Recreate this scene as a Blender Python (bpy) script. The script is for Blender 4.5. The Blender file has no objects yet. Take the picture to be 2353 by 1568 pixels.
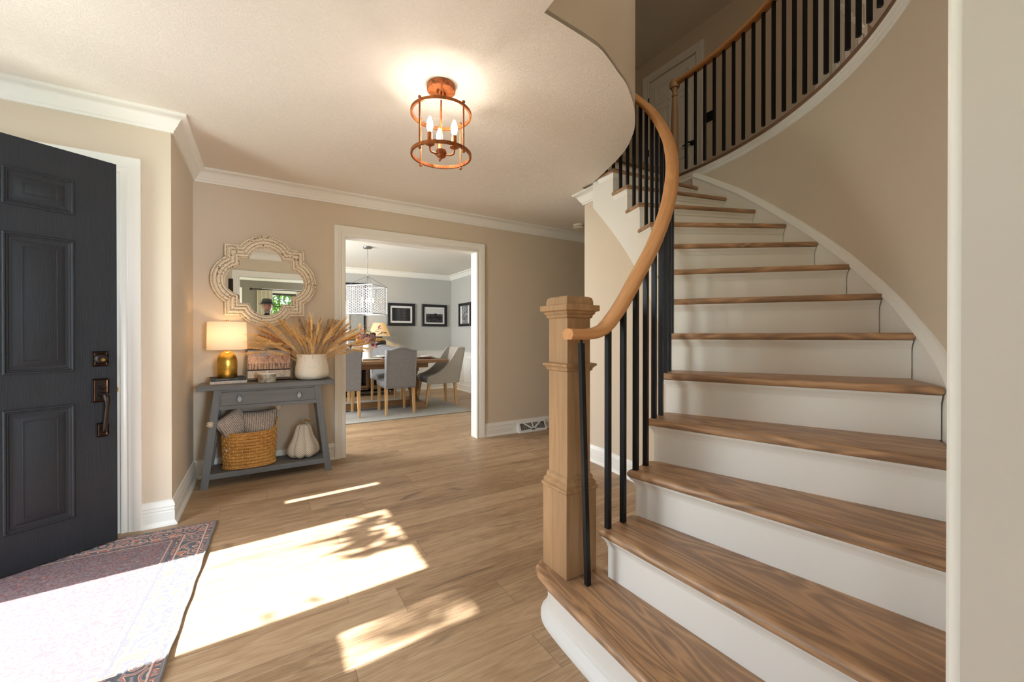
import bpy, bmesh, math, random
from mathutils import Vector, Matrix
random.seed(7)
PI=math.pi
def rad(a): return a*PI/180
S=bpy.context.scene
COL=S.collection
# ------------------------------------------------------------ camera
cd=bpy.data.cameras.new('camera'); cam=bpy.data.objects.new('camera',cd); COL.objects.link(cam); S.camera=cam
cam.location=(0,0,1.125)
cd.sensor_fit='HORIZONTAL'; cd.sensor_width=36.0; cd.lens=931/2353*36; cd.clip_start=.02; cd.clip_end=300
PIT=.2
cam.rotation_euler=(rad(90-PIT),0,rad(-31.45))
cd.shift_y=-(784-(773+931*math.tan(rad(PIT))))/2353
# ------------------------------------------------------------ world, sun, daylight, added fill
W=bpy.data.worlds.new('sky'); S.world=W; W.use_nodes=True
nt=W.node_tree; nt.nodes.clear()
wo=nt.nodes.new('ShaderNodeOutputWorld'); bg=nt.nodes.new('ShaderNodeBackground'); sk=nt.nodes.new('ShaderNodeTexSky')
sk.sky_type='NISHITA'; sk.sun_disc=False; sk.sun_elevation=rad(41); sk.sun_rotation=rad(-94); sk.altitude=200
nt.links.new(sk.outputs[0],bg.inputs[0]); nt.links.new(bg.outputs[0],wo.inputs[0]); bg.inputs[1].default_value=.35
def light(kind,name,loc,energy,color=(1,1,1),**k):
    l=bpy.data.lights.new(name,kind); l.energy=energy; l.color=color
    for a,b in k.items(): setattr(l,a,b)
    o=bpy.data.objects.new(name,l); COL.objects.link(o); o.location=loc; return o
def aim(o,d): o.rotation_euler=Vector(d).to_track_quat('-Z','Y').to_euler()
SUN=Vector((1,.07,-.8675))
sun=light('SUN','sun',(-8,1,8),16.5,(.93,.96,1),angle=rad(.6)); aim(sun,SUN)
def arealight(name,loc,d,sx,sy,e,c):
    o=light('AREA',name,loc,e,c,shape='RECTANGLE',size=sx,size_y=sy); aim(o,d); return o
# daylight through front door and dining window; the other lamps are unseen added fill
arealight('daylight_front_door',(-2.0,2.15,1.25),(1,-.12,-.10),1.3,2.0,36,(.84,.92,1))
arealight('fill_living_left',(-1.42,-1.6,1.35),(1,.12,0),2.0,1.5,2,(.74,.88,1))  # added fill lamp, set at an invented left window
arealight('fill_living_back',(1.5,-3.0,1.35),(-.15,1,0),.9,1.2,95,(.74,.88,1))  # added fill behind the camera, at an invented back window
arealight('fill_living_back_left',(-.95,-3.0,1.40),(.33,1,0.02),.8,1.2,7,(.74,.88,1))  # second added fill lamp, kept out of the mirror's view
arealight('daylight_dining_window',(-1.40,6.05,1.35),(1,0,0),1.6,1.5,86,(.95,.975,1))
arealight('fill_upper',(1.7,.19,3.9),(.1,1,-.25),1.2,1.3,12,(1,.93,.78))  # added fill for the stairwell, no known window here
arealight('fill_bedroom',(7.9,.4,4.0),(-1,.25,0),1.0,1.2,12,(1,.90,.78))  # added fill to brighten the bedroom, no window is built there
S.view_settings.view_transform='Standard'; S.view_settings.look='None'; S.view_settings.gamma=1; S.view_settings.use_curve_mapping=False
S.view_settings.exposure=1.04
S.cycles.max_bounces=10; S.cycles.diffuse_bounces=7; S.cycles.glossy_bounces=5; S.cycles.transmission_bounces=6
S.cycles.sample_clamp_indirect=6.0
S.cycles.caustics_reflective=False; S.cycles.caustics_refractive=False
# ------------------------------------------------------------ mesh builder
class MB:
    def __init__(s): s.v=[]; s.f=[]; s.uv=None; s.mi=[]
    def add(s,vf,M=None,mi=0,uv=None):
        v,f=vf; o=len(s.v)
        if M is not None: v=[tuple(M@Vector(p)) for p in v]
        s.v+= [tuple(p) for p in v]; s.f+=[tuple(i+o for i in q) for q in f]; s.mi+=[mi]*len(f)
        if uv is not None:
            if s.uv is None: s.uv=[(0,0)]*o
            s.uv+=uv
        elif s.uv is not None: s.uv+=[(0,0)]*len(v)
        return s
def box(x0,x1,y0,y1,z0,z1):
    return [(x0,y0,z0),(x1,y0,z0),(x1,y1,z0),(x0,y1,z0),(x0,y0,z1),(x1,y0,z1),(x1,y1,z1),(x0,y1,z1)],[(0,3,2,1),(4,5,6,7),(0,1,5,4),(1,2,6,5),(2,3,7,6),(3,0,4,7)]
def hexa(b,t):  # bottom quad, top quad
    return list(b)+list(t),[(0,3,2,1),(4,5,6,7),(0,1,5,4),(1,2,6,5),(2,3,7,6),(3,0,4,7)]
def lathe(prof,n=32,c=(0,0),sx=1,sy=1,fn=None):
    v=[];f=[]
    for r,z in prof:
        for i in range(n):
            a=2*PI*i/n; rr=r*(fn(a,z) if fn else 1)
            v.append((c[0]+sx*rr*math.cos(a),c[1]+sy*rr*math.sin(a),z))
    m=len(prof)
    for j in range(m-1):
        for i in range(n):
            k=(i+1)%n; f.append((j*n+i,j*n+k,(j+1)*n+k,(j+1)*n+i))
    if prof[0][0]>1e-6: f.append(tuple(range(n))[::-1])
    if prof[-1][0]>1e-6: f.append(tuple(range((m-1)*n,m*n)))
    return v,f
def cyl(c,r,z0,z1,n=24): return lathe([(r,z0),(r,z1)],n,c)
def prism(poly,z0,z1):
    n=len(poly); v=[(p[0],p[1],z0) for p in poly]+[(p[0],p[1],z1) for p in poly]
    return v,[tuple(range(n))[::-1],tuple(range(n,2*n))]+[(i,(i+1)%n,n+(i+1)%n,n+i) for i in range(n)]
def tube(path,r,n=8,closed=False):
    P=[Vector(p) for p in path]; m=len(P); R=r if isinstance(r,(list,tuple)) else [r]*m
    v=[];f=[]; N=None
    for i in range(m):
        if closed: t=P[(i+1)%m]-P[i-1]
        else: t=P[min(i+1,m-1)]-P[max(i-1,0)]
        t.normalize()
        if N is None:
            N=t.orthogonal().normalized()
        N=(N-t*N.dot(t)); 
        if N.length<1e-6: N=t.orthogonal()
        N.normalize(); B=t.cross(N)
        for k in range(n):
            a=2*PI*k/n; v.append(tuple(P[i]+(N*math.cos(a)+B*math.sin(a))*R[i]))
    for i in range(m if closed else m-1):
        j=(i+1)%m
        for k in range(n):
            l=(k+1)%n; f.append((i*n+k,i*n+l,j*n+l,j*n+k))
    if not closed: f.append(tuple(range(n))[::-1]); f.append(tuple(range((m-1)*n,m*n)))
    return v,f
def sphere(c,r,n=12,m=8,s=(1,1,1)):
    pr=[(math.sin(PI*j/m)*r,-math.cos(PI*j/m)*r) for j in range(m+1)]
    pr[0]=(r*.02,-r); pr[-1]=(r*.02,r)
    v,f=lathe(pr,n); return [(c[0]+p[0]*s[0],c[1]+p[1]*s[1],c[2]+p[2]*s[2]) for p in v],f
def sweep(path,N,prof,closed=False):
    """profile (u,v): u offset in the plane of the path (side = N x t), v along N; mitred"""
    P=[Vector(p) for p in path]; N=Vector(N).normalized(); m=len(P); v=[];f=[]; k=len(prof)
    for i in range(m):
        a=(P[i]-P[i-1]).normalized() if (closed or i>0) else None
        b=(P[(i+1)%m]-P[i]).normalized() if (closed or i<m-1) else None
        if a is None: a=b
        if b is None: b=a
        sa=N.cross(a).normalized(); sb=N.cross(b).normalized(); s=(sa+sb)
        s.normalize(); s=s/max(.2,s.dot(sa))
        for (u,w) in prof: v.append(tuple(P[i]+s*u+N*w))
    for i in range(m if closed else m-1):
        j=(i+1)%m
        for q in range(k):
            l=(q+1)%k; f.append((i*k+q,i*k+l,j*k+l,j*k+q))
    if not closed: f.append(tuple(range(k))[::-1]); f.append(tuple(range((m-1)*k,m*k)))
    return v,f
def railsweep(path,prof,side=None):
    """section stays upright: u horizontal to the side, v up. returns verts, faces, uv"""
    P=[Vector(p) for p in path]; m=len(P); v=[];f=[];uv=[]; k=len(prof); L=0
    for i in range(m):
        t=P[min(i+1,m-1)]-P[max(i-1,0)]; t.normalize()
        h=Vector((-t.y,t.x,0)).normalized(); up=t.cross(h)*-1
        if up.z<0: up=-up
        if i: L+=(P[i]-P[i-1]).length
        for q,(a,b) in enumerate(prof):
            v.append(tuple(P[i]+h*a+up*b)); uv.append((L,q/k*.2))
    for i in range(m-1):
        for q in range(k):
            l=(q+1)%k; f.append((i*k+q,i*k+l,(i+1)*k+l,(i+1)*k+q))
    f.append(tuple(range(k))[::-1]); f.append(tuple(range((m-1)*k,m*k)))
    return (v,f),uv
def build(name,mb,mat,parent=None,loc=None,rot=None,bevel=0,smooth=True,seg=2,label=None,ang=35):
    if isinstance(mb,tuple): m=MB(); m.add(mb); mb=m
    me=bpy.data.meshes.new(name); me.from_pydata(mb.v,[],mb.f)
    bm=bmesh.new(); bm.from_mesh(me); bmesh.ops.recalc_face_normals(bm,faces=bm.faces); bm.to_mesh(me); bm.free()
    if mb.uv is not None:
        ul=me.uv_layers.new(name='UVMap')
        for l in me.loops: ul.data[l.index].uv=mb.uv[l.vertex_index]
    mats=mat if isinstance(mat,(list,tuple)) else [mat]
    for x in mats: me.materials.append(x)
    if len(mats)>1:
        for p,i in zip(me.polygons,mb.mi): p.material_index=i
    if smooth:
        me.polygons.foreach_set('use_smooth',[True]*len(me.polygons)); me.set_sharp_from_angle(angle=rad(ang))
    me.update()
    o=bpy.data.objects.new(name,me); COL.objects.link(o)
    if parent is not None: o.parent=parent
    if loc: o.location=loc
    if rot: o.rotation_euler=rot
    if bevel:
        b=o.modifiers.new('bevel','BEVEL'); b.width=bevel; b.segments=seg; b.limit_method='ANGLE'; b.angle_limit=rad(40)
    if label: o['label']=label
    return o
def tag(o,label,cat,group=None,kind=None):
    o['label']=label; o['category']=cat
    if group: o['group']=group
    if kind: o['kind']=kind
    return o
def thing(name,label,cat,loc=(0,0,0),rz=0,group=None):
    o=bpy.data.objects.new(name,None); COL.objects.link(o); o.location=loc; o.rotation_euler=(0,0,rz); o.empty_display_size=.1
    return tag(o,label,cat,group)
def struct(name,mb,mat,parent=None,**k):
    o=build(name,mb,mat,parent,**k)
    if parent is None: o['kind']='structure'
    return o
def dup(root,loc,rz,label,group=None):
    r=root.copy(); COL.objects.link(r); r.location=loc; r.rotation_euler=(0,0,rz); r['label']=label
    if group: r['group']=group
    for ch in list(root.children):
        c=ch.copy(); COL.objects.link(c); c.parent=r
        for g in ch.children:
            d=g.copy(); COL.objects.link(d); d.parent=c
    return r
def TM(loc=(0,0,0),rx=0,ry=0,rz=0,s=(1,1,1)):
    return Matrix.Translation(loc)@Matrix.Rotation(rz,4,'Z')@Matrix.Rotation(ry,4,'Y')@Matrix.Rotation(rx,4,'X')@Matrix.Diagonal((*s,1))
def wallbox(x0,x1,y0,y1,z0,z1,axis,ops):
    """a straight wall slab with rectangular openings (a0,a1,z0,z1) along axis 'x' or 'y'"""
    A0,A1=(x0,x1) if axis=='x' else (y0,y1)
    us=sorted({A0,A1}|{max(A0,o[0]) for o in ops}|{min(A1,o[1]) for o in ops}); mb=MB()
    for a,b in zip(us[:-1],us[1:]):
        m=(a+b)/2; cuts=sorted([(o[2],o[3]) for o in ops if o[0]<m<o[1]]); z=z0
        for c in cuts+[(z1,z1)]:
            if c[0]>z+1e-4:
                mb.add(box(a,b,y0,y1,z,c[0]) if axis=='x' else box(x0,x1,a,b,z,c[0]))
            z=c[1]
    return mb
# ------------------------------------------------------------ materials
def srgb(h):
    if isinstance(h,str): h=h.lstrip('#'); c=[int(h[i:i+2],16)/255 for i in (0,2,4)]
    else: c=[x/255 for x in h]
    return tuple((x/12.92 if x<=.04045 else ((x+.055)/1.055)**2.4) for x in c)+(1,)
class NT:
    def __init__(s,name):
        s.m=bpy.data.materials.new(name); s.m.use_nodes=True; s.t=s.m.node_tree; s.b=s.t.nodes['Principled BSDF']
    def n(s,ty,**k):
        q=s.t.nodes.new('ShaderNode'+ty)
        for a,b in k.items():
            if a.startswith('i_'):
                key=a[2:]; key=int(key) if key.isdigit() else key.replace('_',' ')
                q.inputs[key].default_value=b
            else: setattr(q,a,b)
        return q
    def l(s,a,b): s.t.links.new(a,b)
    def ramp(s,fac,stops,interp='LINEAR'):
        r=s.n('ValToRGB'); r.color_ramp.interpolation=interp; e=r.color_ramp.elements
        while len(e)<len(stops): e.new(.5)
        for x,(p,c) in zip(e,stops): x.position=p; x.color=c if len(c)==4 else (*c,1)
        s.l(fac,r.inputs[0]); return r.outputs[0]
    def coord(s,scale=(1,1,1),kind='Object',rot=(0,0,0)):
        tc=s.n('TexCoord'); mp=s.n('Mapping'); mp.inputs['Scale'].default_value=scale; mp.inputs['Rotation'].default_value=rot
        s.l(tc.outputs[kind],mp.inputs[0]); return mp.outputs[0]
    def noise(s,vec,scale,detail=3,rough=.5,dist=0):
        q=s.n('TexNoise'); q.inputs['Scale'].default_value=scale; q.inputs['Detail'].default_value=detail; q.inputs['Roughness'].default_value=rough; q.inputs['Distortion'].default_value=dist
        s.l(vec,q.inputs['Vector']); return q.outputs[0]
    def math(s,op,a,b=None,c=None):
        q=s.n('Math',operation=op)
        for i,x in enumerate((a,b,c)):
            if x is None: continue
            if isinstance(x,(int,float)): q.inputs[i].default_value=x
            else: s.l(x,q.inputs[i])
        return q.outputs[0]
    def mix(s,fac,a,b,mode='MIX'):
        q=s.n('Mix',data_type='RGBA',blend_type=mode)
        for i,x in ((0,fac),(6,a),(7,b)):
            if isinstance(x,(int,float)): q.inputs[i].default_value=x
            elif isinstance(x,tuple): q.inputs[i].default_value=x
            else: s.l(x,q.inputs[i])
        return q.outputs[2]
    def bump(s,h,strength=.3,dist=.01):
        q=s.n('Bump'); q.inputs['Strength'].default_value=strength; q.inputs['Distance'].default_value=dist; s.l(h,q.inputs['Height']); s.l(q.outputs[0],s.b.inputs['Normal']); return q
    def set(s,color=None,rough=None,metal=None,**k):
        if color is not None:
            if isinstance(color,tuple): s.b.inputs['Base Color'].default_value=color
            else: s.l(color,s.b.inputs['Base Color'])
        if rough is not None:
            if isinstance(rough,(int,float)): s.b.inputs['Roughness'].default_value=rough
            else: s.l(rough,s.b.inputs['Roughness'])
        if metal is not None: s.b.inputs['Metallic'].default_value=metal
        for a,b in k.items(): s.b.inputs[a.replace('_',' ')].default_value=b
        return s.m
M={}
def paint(name,c,rough=.6,var=.03,bs=.05,spec=.5):
    t=NT(name); v=t.coord(); c=srgb(c); n=t.noise(v,3,4,.6)
    col=t.mix(n,tuple(x*(1-var) for x in c[:3])+(1,),tuple(min(1,x*(1+var)) for x in c[:3])+(1,))
    if bs: t.bump(t.noise(v,180,2),bs,.002)
    t.set(col,rough); t.b.inputs['Specular IOR Level'].default_value=spec; M[name]=t.m; return t.m
def plain(name,c,rough=.5,metal=0,**k):
    t=NT(name); v=t.coord(); c=srgb(c); n=t.noise(v,25,3)
    t.set(t.mix(n,tuple(x*.93 for x in c[:3])+(1,),tuple(min(1,x*1.05) for x in c[:3])+(1,)),rough,metal,**k); M[name]=t.m; return t.m
paint('wall_paint','#cfc0ab',.62,.015,.12)
paint('wall_paint_living','#7f766a',.62,.015,.1)
paint('wall_paint_dining','#b4b4b0',.6,.01,.1)
paint('trim_paint','#e7e4dc',.32,.012,.02)
paint('jamb_darkened','#bfb8ae',.35,.012,.02)  # trim tone darkened in the colour to offset strong lamp light on the jamb
paint('trim_cool','#e6e5df',.32,.012,.02)
def ceiling_mat(name,c,strong):
    t=NT(name); v=t.coord()
    a=t.noise(v,26,6,.62,1.6); b=t.noise(v,80,4,.6,.8)
    ha=t.math('ABSOLUTE',t.math('SUBTRACT',a,.5)); 
    h=t.math('ADD',t.math('MULTIPLY',t.math('MINIMUM',ha,.06),6.0),t.math('MULTIPLY',b,.35))
    t.bump(h,strong,.012); M[name]=t.set(srgb(c),.75)
ceiling_mat('ceiling_plaster','#e7dfd4',.36)
ceiling_mat('ceiling_dining','#e8e4dc',.2)
def wood(name,cols,ax='x',sc=1.0,rough=.45,streak=.5,uv=False,ring=1.0,bs=.15,knots=False):
    """long grain along the given axis"""
    t=NT(name); s={'x':(.6,9,9),'y':(9,.6,9),'z':(9,9,.6)}[ax]
    if name=='tread_oak': s=(1.0,7,7)
    v=t.coord(tuple(q*sc for q in s),'UV' if uv else 'Object')
    oi=t.n('ObjectInfo'); ad=t.n('VectorMath',operation='ADD'); cx=t.n('CombineXYZ')
    mr=t.math('MULTIPLY',oi.outputs['Random'],37.0)
    for i in range(3): t.l(mr,cx.inputs[i])
    t.l(v,ad.inputs[0]); t.l(cx.outputs[0],ad.inputs[1]); v=ad.outputs[0]
    base=t.noise(v,.9,3,.5,.4)
    rings=t.math('FRACT',t.math('MULTIPLY',base,9*ring)); rings=t.math('SUBTRACT',1.0,t.math('POWER',t.math('ABSOLUTE',t.math('SUBTRACT',t.math('MULTIPLY',rings,2.0),1.0)),1.5))
    fine=t.noise(v,14,4,.7,.1)
    f=t.math('ADD',t.math('MULTIPLY',rings,streak*.55),t.math('ADD',t.math('MULTIPLY',base,.45),t.math('MULTIPLY',fine,.45)))
    col=t.ramp(f,[(.2,srgb(cols[0])),(.55,srgb(cols[1])),(.95,srgb(cols[2]))])
    t.bump(fine,bs,.002); M[name]=t.set(col,rough); return t.m
wood('tread_oak',['#c7a07c','#b48d68','#836751'],'x',1.1,.42,.75,ring=1.3)
wood('newel_oak',['#b9966e','#a6835d','#81644a'],'z',.8,.45,.35)
wood('handrail_oak',['#dda877','#cb935f','#a0734c'],'x',1.0,.4,.3,uv=True)
wood('dining_oak',['#a07c55','#8a6743','#5f4630'],'x',.9,.5,.4)
wood('dining_oak_upright',['#9a7650','#80603f','#574130'],'z',.9,.5,.4)
wood('leg_oak',['#dcb684','#cba26f','#a67f52'],'z',.8,.5,.25)
wood('grey_stain',['#737372','#646464','#535353'],'x',.9,.5,.3,bs=.3)
wood('grey_stain_upright',['#727371','#636464','#535453'],'z',.9,.5,.3,bs=.3)
wood('frame_driftwood',['#8d7a64','#75634f','#4f4236'],'x',1.2,.6,.5)
wood('dark_buffet',['#7a5a40','#63482f','#3d2d20'],'x',.9,.5,.4)
wood('black_door_paint',['#232428','#1e1f23','#1a1b1e'],'z',1.6,.52,.3,bs=.5); M['black_door_paint'].node_tree.nodes['Principled BSDF'].inputs['Specular IOR Level'].default_value=.3
def floor_mat():
    t=NT('floor_planks'); tc=t.n('TexCoord'); sp=t.n('SeparateXYZ'); t.l(tc.outputs['Object'],sp.inputs[0])
    x,y=sp.outputs[0],sp.outputs[1]; Wd=.182; Ln=1.22
    yy=t.math('DIVIDE',t.math('ADD',y,20.03),Wd); row=t.math('FLOOR',yy)
    wn=t.n('TexWhiteNoise',noise_dimensions='1D'); t.l(row,wn.inputs['W'])
    xx=t.math('ADD',t.math('DIVIDE',t.math('ADD',x,20.0),Ln),wn.outputs[0]); colm=t.math('FLOOR',xx)
    cb=t.n('CombineXYZ'); t.l(row,cb.inputs[0]); t.l(colm,cb.inputs[1])
    w2=t.n('TexWhiteNoise',noise_dimensions='3D'); t.l(cb.outputs[0],w2.inputs['Vector'])
    fy=t.math('FRACT',yy); fx=t.math('FRACT',xx)
    ey=t.math('MULTIPLY',t.math('MINIMUM',fy,t.math('SUBTRACT',1.0,fy)),Wd); ex=t.math('MULTIPLY',t.math('MINIMUM',fx,t.math('SUBTRACT',1.0,fx)),Ln)
    e=t.math('MINIMUM',ey,ex); gap=t.math('LESS_THAN',e,.0011)
    # grain coordinates, shifted per plank
    sh=t.math('MULTIPLY',w2.outputs[0],53.0)
    gx=t.math('ADD',t.math('MULTIPLY',x,1.1),sh); gy=t.math('ADD',t.math('MULTIPLY',y,11.0),sh)
    g=t.n('CombineXYZ'); t.l(gx,g.inputs[0]); t.l(gy,g.inputs[1]); v=g.outputs[0]
    base=t.noise(v,.9,4,.55,.5); fine=t.noise(v,9,5,.7,.15)
    g2=t.n('CombineXYZ'); t.l(t.math('MULTIPLY',gx,2.0),g2.inputs[0]); t.l(t.math('MULTIPLY',gy,.8),g2.inputs[1])
    kn=t.noise(g2.outputs[0],.8,2,.5,1.2)
    rings=t.math('FRACT',t.math('MULTIPLY',base,10)); rings=t.math('ABSOLUTE',t.math('SUBTRACT',t.math('MULTIPLY',rings,2.0),1.0))
    f=t.math('ADD',t.math('MULTIPLY',rings,.16),t.math('ADD',t.math('MULTIPLY',base,.6),t.math('MULTIPLY',fine,.42)))
    f=t.math('ADD',f,t.math('MULTIPLY',t.math('SUBTRACT',w2.outputs[0],.5),.17))
    col=t.ramp(f,[(.30,srgb('#c0a584')),(.55,srgb('#ad9070')),(.72,srgb('#96795b')),(.92,srgb('#705a46'))])
    k=t.ramp(kn,[(.66,(0,0,0,1)),(.76,(1,1,1,1))]); col=t.mix(t.math('MULTIPLY',k,.7),col,srgb('#5d4636'))
    col=t.mix(t.math('MULTIPLY',gap,.6),col,srgb('#4a3a2c'))
    h=t.math('SUBTRACT',t.math('MULTIPLY',fine,.25),gap); t.bump(h,.25,.0015)
    M['floor_planks']=t.set(col,t.math('ADD',t.math('MULTIPLY',fine,.18),.36))
floor_mat()
plain('black_metal','#15161a',.42,.4)
plain('bronze_dark','#2e2521',.42,.8)
plain('bronze_edge','#6e4833',.4,.85)
plain('brass','#c9a24e',.28,1)
plain('steel_grey','#b9b9b8',.35,.7)
plain('white_metal','#c4c4ca',.45,.2)
plain('zinc','#85888a',.4,.85)
def coppery():
    t=NT('rust_copper'); v=t.coord(); n=t.noise(v,60,5,.7); n2=t.noise(v,14,3)
    c=t.ramp(t.math('ADD',t.math('MULTIPLY',n,.6),t.math('MULTIPLY',n2,.4)),[(.32,srgb('#4f2c18')),(.48,srgb('#96552b')),(.62,srgb('#b97038')),(.8,srgb('#caa06c'))])
    t.bump(n,.3,.002); M['rust_copper']=t.set(c,.48,.55)
coppery()
def chippy():
    t=NT('chipped_white'); v=t.coord(); n=t.noise(v,70,5,.7,.2); n2=t.noise(v,9,3); 
    f=t.math('ADD',n,t.math('MULTIPLY',n2,.25))
    c=t.ramp(f,[(.70,srgb('#e9dcc5')),(.725,srgb('#b39c80')),(.755,srgb('#54402f'))]); t.bump(n,.4,.003); M['chipped_white']=t.set(c,.6)
chippy()
t=NT('chipped_groove'); n=t.noise(t.coord(),120,4,.7,.2); M['chipped_groove']=t.set(t.ramp(n,[(.42,srgb('#d8c6a8')),(.52,srgb('#8a6f55')),(.6,srgb('#4a3829'))]),.7)
def fabric(name,c1,c2,sc=450,rough=.9,mode=0):
    t=NT(name); v=t.coord(); 
    wx=t.n('TexWave',wave_type='BANDS',bands_direction='X',i_Scale=sc/6,i_Distortion=2.0,i_Detail=2.0); wz=t.n('TexWave',wave_type='BANDS',bands_direction='Z',i_Scale=sc/6,i_Distortion=2.0,i_Detail=2.0)
    t.l(v,wx.inputs[0]); t.l(v,wz.inputs[0])
    n=t.noise(t.coord((1,1,.12)),220,3,.7); n3=t.noise(t.coord((.12,1,1)),220,3,.7)
    f=t.math('ADD',t.math('MULTIPLY',t.math('ADD',n,n3),.38),t.math('MULTIPLY',t.math('ADD',wx.outputs[1],wz.outputs[1]),.12))
    c=t.ramp(f,[(.3,srgb(c1)),(.7,srgb(c2))]); t.bump(f,.25,.001); M[name]=t.set(c,rough); t.b.inputs['Sheen Weight'].default_value=.15; return t.m
fabric('linen_grey','#6d6c6f','#97969a')
fabric('linen_seat','#656464','#8a8988')
fabric('linen_pale','#8f8980','#b9b2a7')
fabric('linen_far','#8e8e92','#bcbcc0')
def carpet(name,c1,c2,sc):
    t=NT(name); v=t.coord(); n=t.noise(v,sc,3,.8); t.bump(n,.6,.004); M[name]=t.set(t.ramp(n,[(.35,srgb(c1)),(.65,srgb(c2))]),.95)
carpet('rug_grey','#85827b','#b2afa7',160)
carpet('carpet_upper','#6f5a45','#a08a6c',150)
plain('ceramic_white','#e6e4de',.35); plain('ceramic_cream','#e2d8c6',.55); plain('stone_white','#ece8e0',.5)
plain('black_frame','#17171a',.35); plain('mat_white','#dedcd6',.8)
plain('soil_dark','#3a2d20',.9)
t=NT('mirror_glass'); t.n('TexNoise'); M['mirror_glass']=t.set((.92,.93,.92,1),.01,1)
t=NT('window_glass'); _tr=t.n('BsdfTransparent'); _gl=t.n('BsdfGlossy',i_Roughness=.02); _mx=t.n('MixShader'); _mx.inputs[0].default_value=.06
t.l(_tr.outputs[0],_mx.inputs[1]); t.l(_gl.outputs[0],_mx.inputs[2]); t.l(_mx.outputs[0],t.t.nodes['Material Output'].inputs[0]); M['window_glass']=t.m
t=NT('clear_glass'); t.b.inputs['Transmission Weight'].default_value=1; M['clear_glass']=t.set((1,1,1,1),.02); t.b.inputs['IOR'].default_value=1.3
def emit(name,c,s):
    t=NT(name); t.set(srgb(c),.5); t.b.inputs['Emission Color'].default_value=srgb(c); t.b.inputs['Emission Strength'].default_value=s; M[name]=t.m
emit('bulb_ceiling','#fff1e2',64); emit('bulb_lamp','#ffd6a4',30); emit('bulb_chandelier','#ffd9a8',4); emit('bulb_buffet','#ffd592',200)
def shade(name,c,tr=.5,em=0):
    t=NT(name); v=t.coord((1,1,1)); n=t.noise(v,260,2); 
    d=t.n('BsdfDiffuse'); q=t.n('BsdfTranslucent'); mx=t.n('MixShader'); mx.inputs[0].default_value=tr
    c=srgb(c); col=t.mix(n,tuple(x*.95 for x in c[:3])+(1,),c); t.l(col,d.inputs[0]); t.l(col,q.inputs[0]); t.l(d.outputs[0],mx.inputs[1]); t.l(q.outputs[0],mx.inputs[2])
    t.l(mx.outputs[0],t.t.nodes['Material Output'].inputs[0]); M[name]=t.m
shade('shade_linen','#f4ead8',.36); shade('shade_cream','#ece0c0',.4)
# ============================================================ shell
WP=M['wall_paint']; TR=M['trim_paint']; CE=M['ceiling_plaster']
CX,CY=1.07,2.48; RS=.19; F2=14*RS; C1=2.44; C2=5.02
def pol(r,a,z=0): return (CX+r*math.cos(rad(a)),CY+r*math.sin(rad(a)),z)
CROWN=[(0,0),(0,-.012),(.006,-.014),(.008,-.028),(.016,-.034),(.03,-.036),(.040,-.046),(.046,-.060),(.058,-.074),(.074,-.082),(.080,-.084),(.080,-.100),(.0,-.100)]
# as offset from the wall (u) and height (v): flip so the deep end is on top
CROWN=[(0,-.100),(.014,-.100),(.016,-.088),(.024,-.082),(.026,-.074),(.036,-.064),(.042,-.050),(.050,-.036),(.062,-.024),(.076,-.018),(.084,-.014),(.084,0),(0,0)]
BASE=[(0,0),(.030,0),(.030,.006),(.026,.016),(.018,.024),(.016,.026),(.016,.078),(.013,.082),(.013,.088),(.016,.092),(.014,.108),(.018,.112),(.014,.128),(.007,.140),(.007,.146),(0,.148)]
CASE=[(0,0),(0,.012),(.004,.016),(.018,.016),(.024,.012),(.030,.012),(.036,.018),(.050,.018),(.056,.022),(.080,.026),(.090,.026),(.093,.022),(.093,0)]
def flip(p): return [(-u,v) for u,v in p]
def crown(name,pts,z,mat=TR,side=1,parent=None,prof=None):
    return struct(name,sweep([(x,y,z) for x,y in pts],(0,0,1),[(side*u,v) for u,v in (prof or CROWN)]),mat,parent)
def basebd(name,pts,mat=TR,side=1,z=0):
    return struct(name,sweep([(x,y,z) for x,y in pts],(0,0,1),[(side*u,v) for u,v in BASE]),mat)
def casing(name,pts,N,side,mat=TR,parent=None,prof=CASE):
    return build(name,sweep(pts,N,[(-side*u,v) for u,v in prof]),mat,parent)
# floor and ceilings
struct('floor',box(-1.9,5.2,-3.3,8.6,-.05,0),M['floor_planks'],smooth=False)
WELL=[(.962,.157),(.969,1.269),(.973,1.340)]
import itertools
curve=[(1.094,1.349),(1.289,1.369),(1.393,1.403),(1.512,1.453),(1.619,1.498),(1.75,1.578),(1.85,1.650),(1.942,1.729),(2.018,1.805),(2.092,1.9),(2.16,1.998),(2.238,2.154),(2.31,2.339),(2.365,2.49),(2.401,2.602),(2.404,2.75)]
def smooth_curve(P,n=4):
    out=[]; m=len(P)
    for i in range(m-1):
        p0=P[max(i-1,0)];p1=P[i];p2=P[i+1];p3=P[min(i+2,m-1)]
        for k in range(n):
            t=k/n; out.append(tuple(.5*((2*b)+(-a+c)*t+(2*a-5*b+4*c-d)*t*t+(-a+3*b-3*c+d)*t**3) for a,b,c,d in zip(p0,p1,p2,p3)))
    out.append(P[-1]); return out
cs=smooth_curve([WELL[-1]]+curve[:-1],3)
WELLP=WELL[:-1]+cs+[curve[-1]]
ceil=[(-1.6,.04)]+[(.962,.04)]+WELLP+[(2.62,2.78),(2.62,2.9),(4.8,2.9),(4.8,4.12),(-.475,4.12),(-.6,3.2),(-1.6,3.2)]
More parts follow.
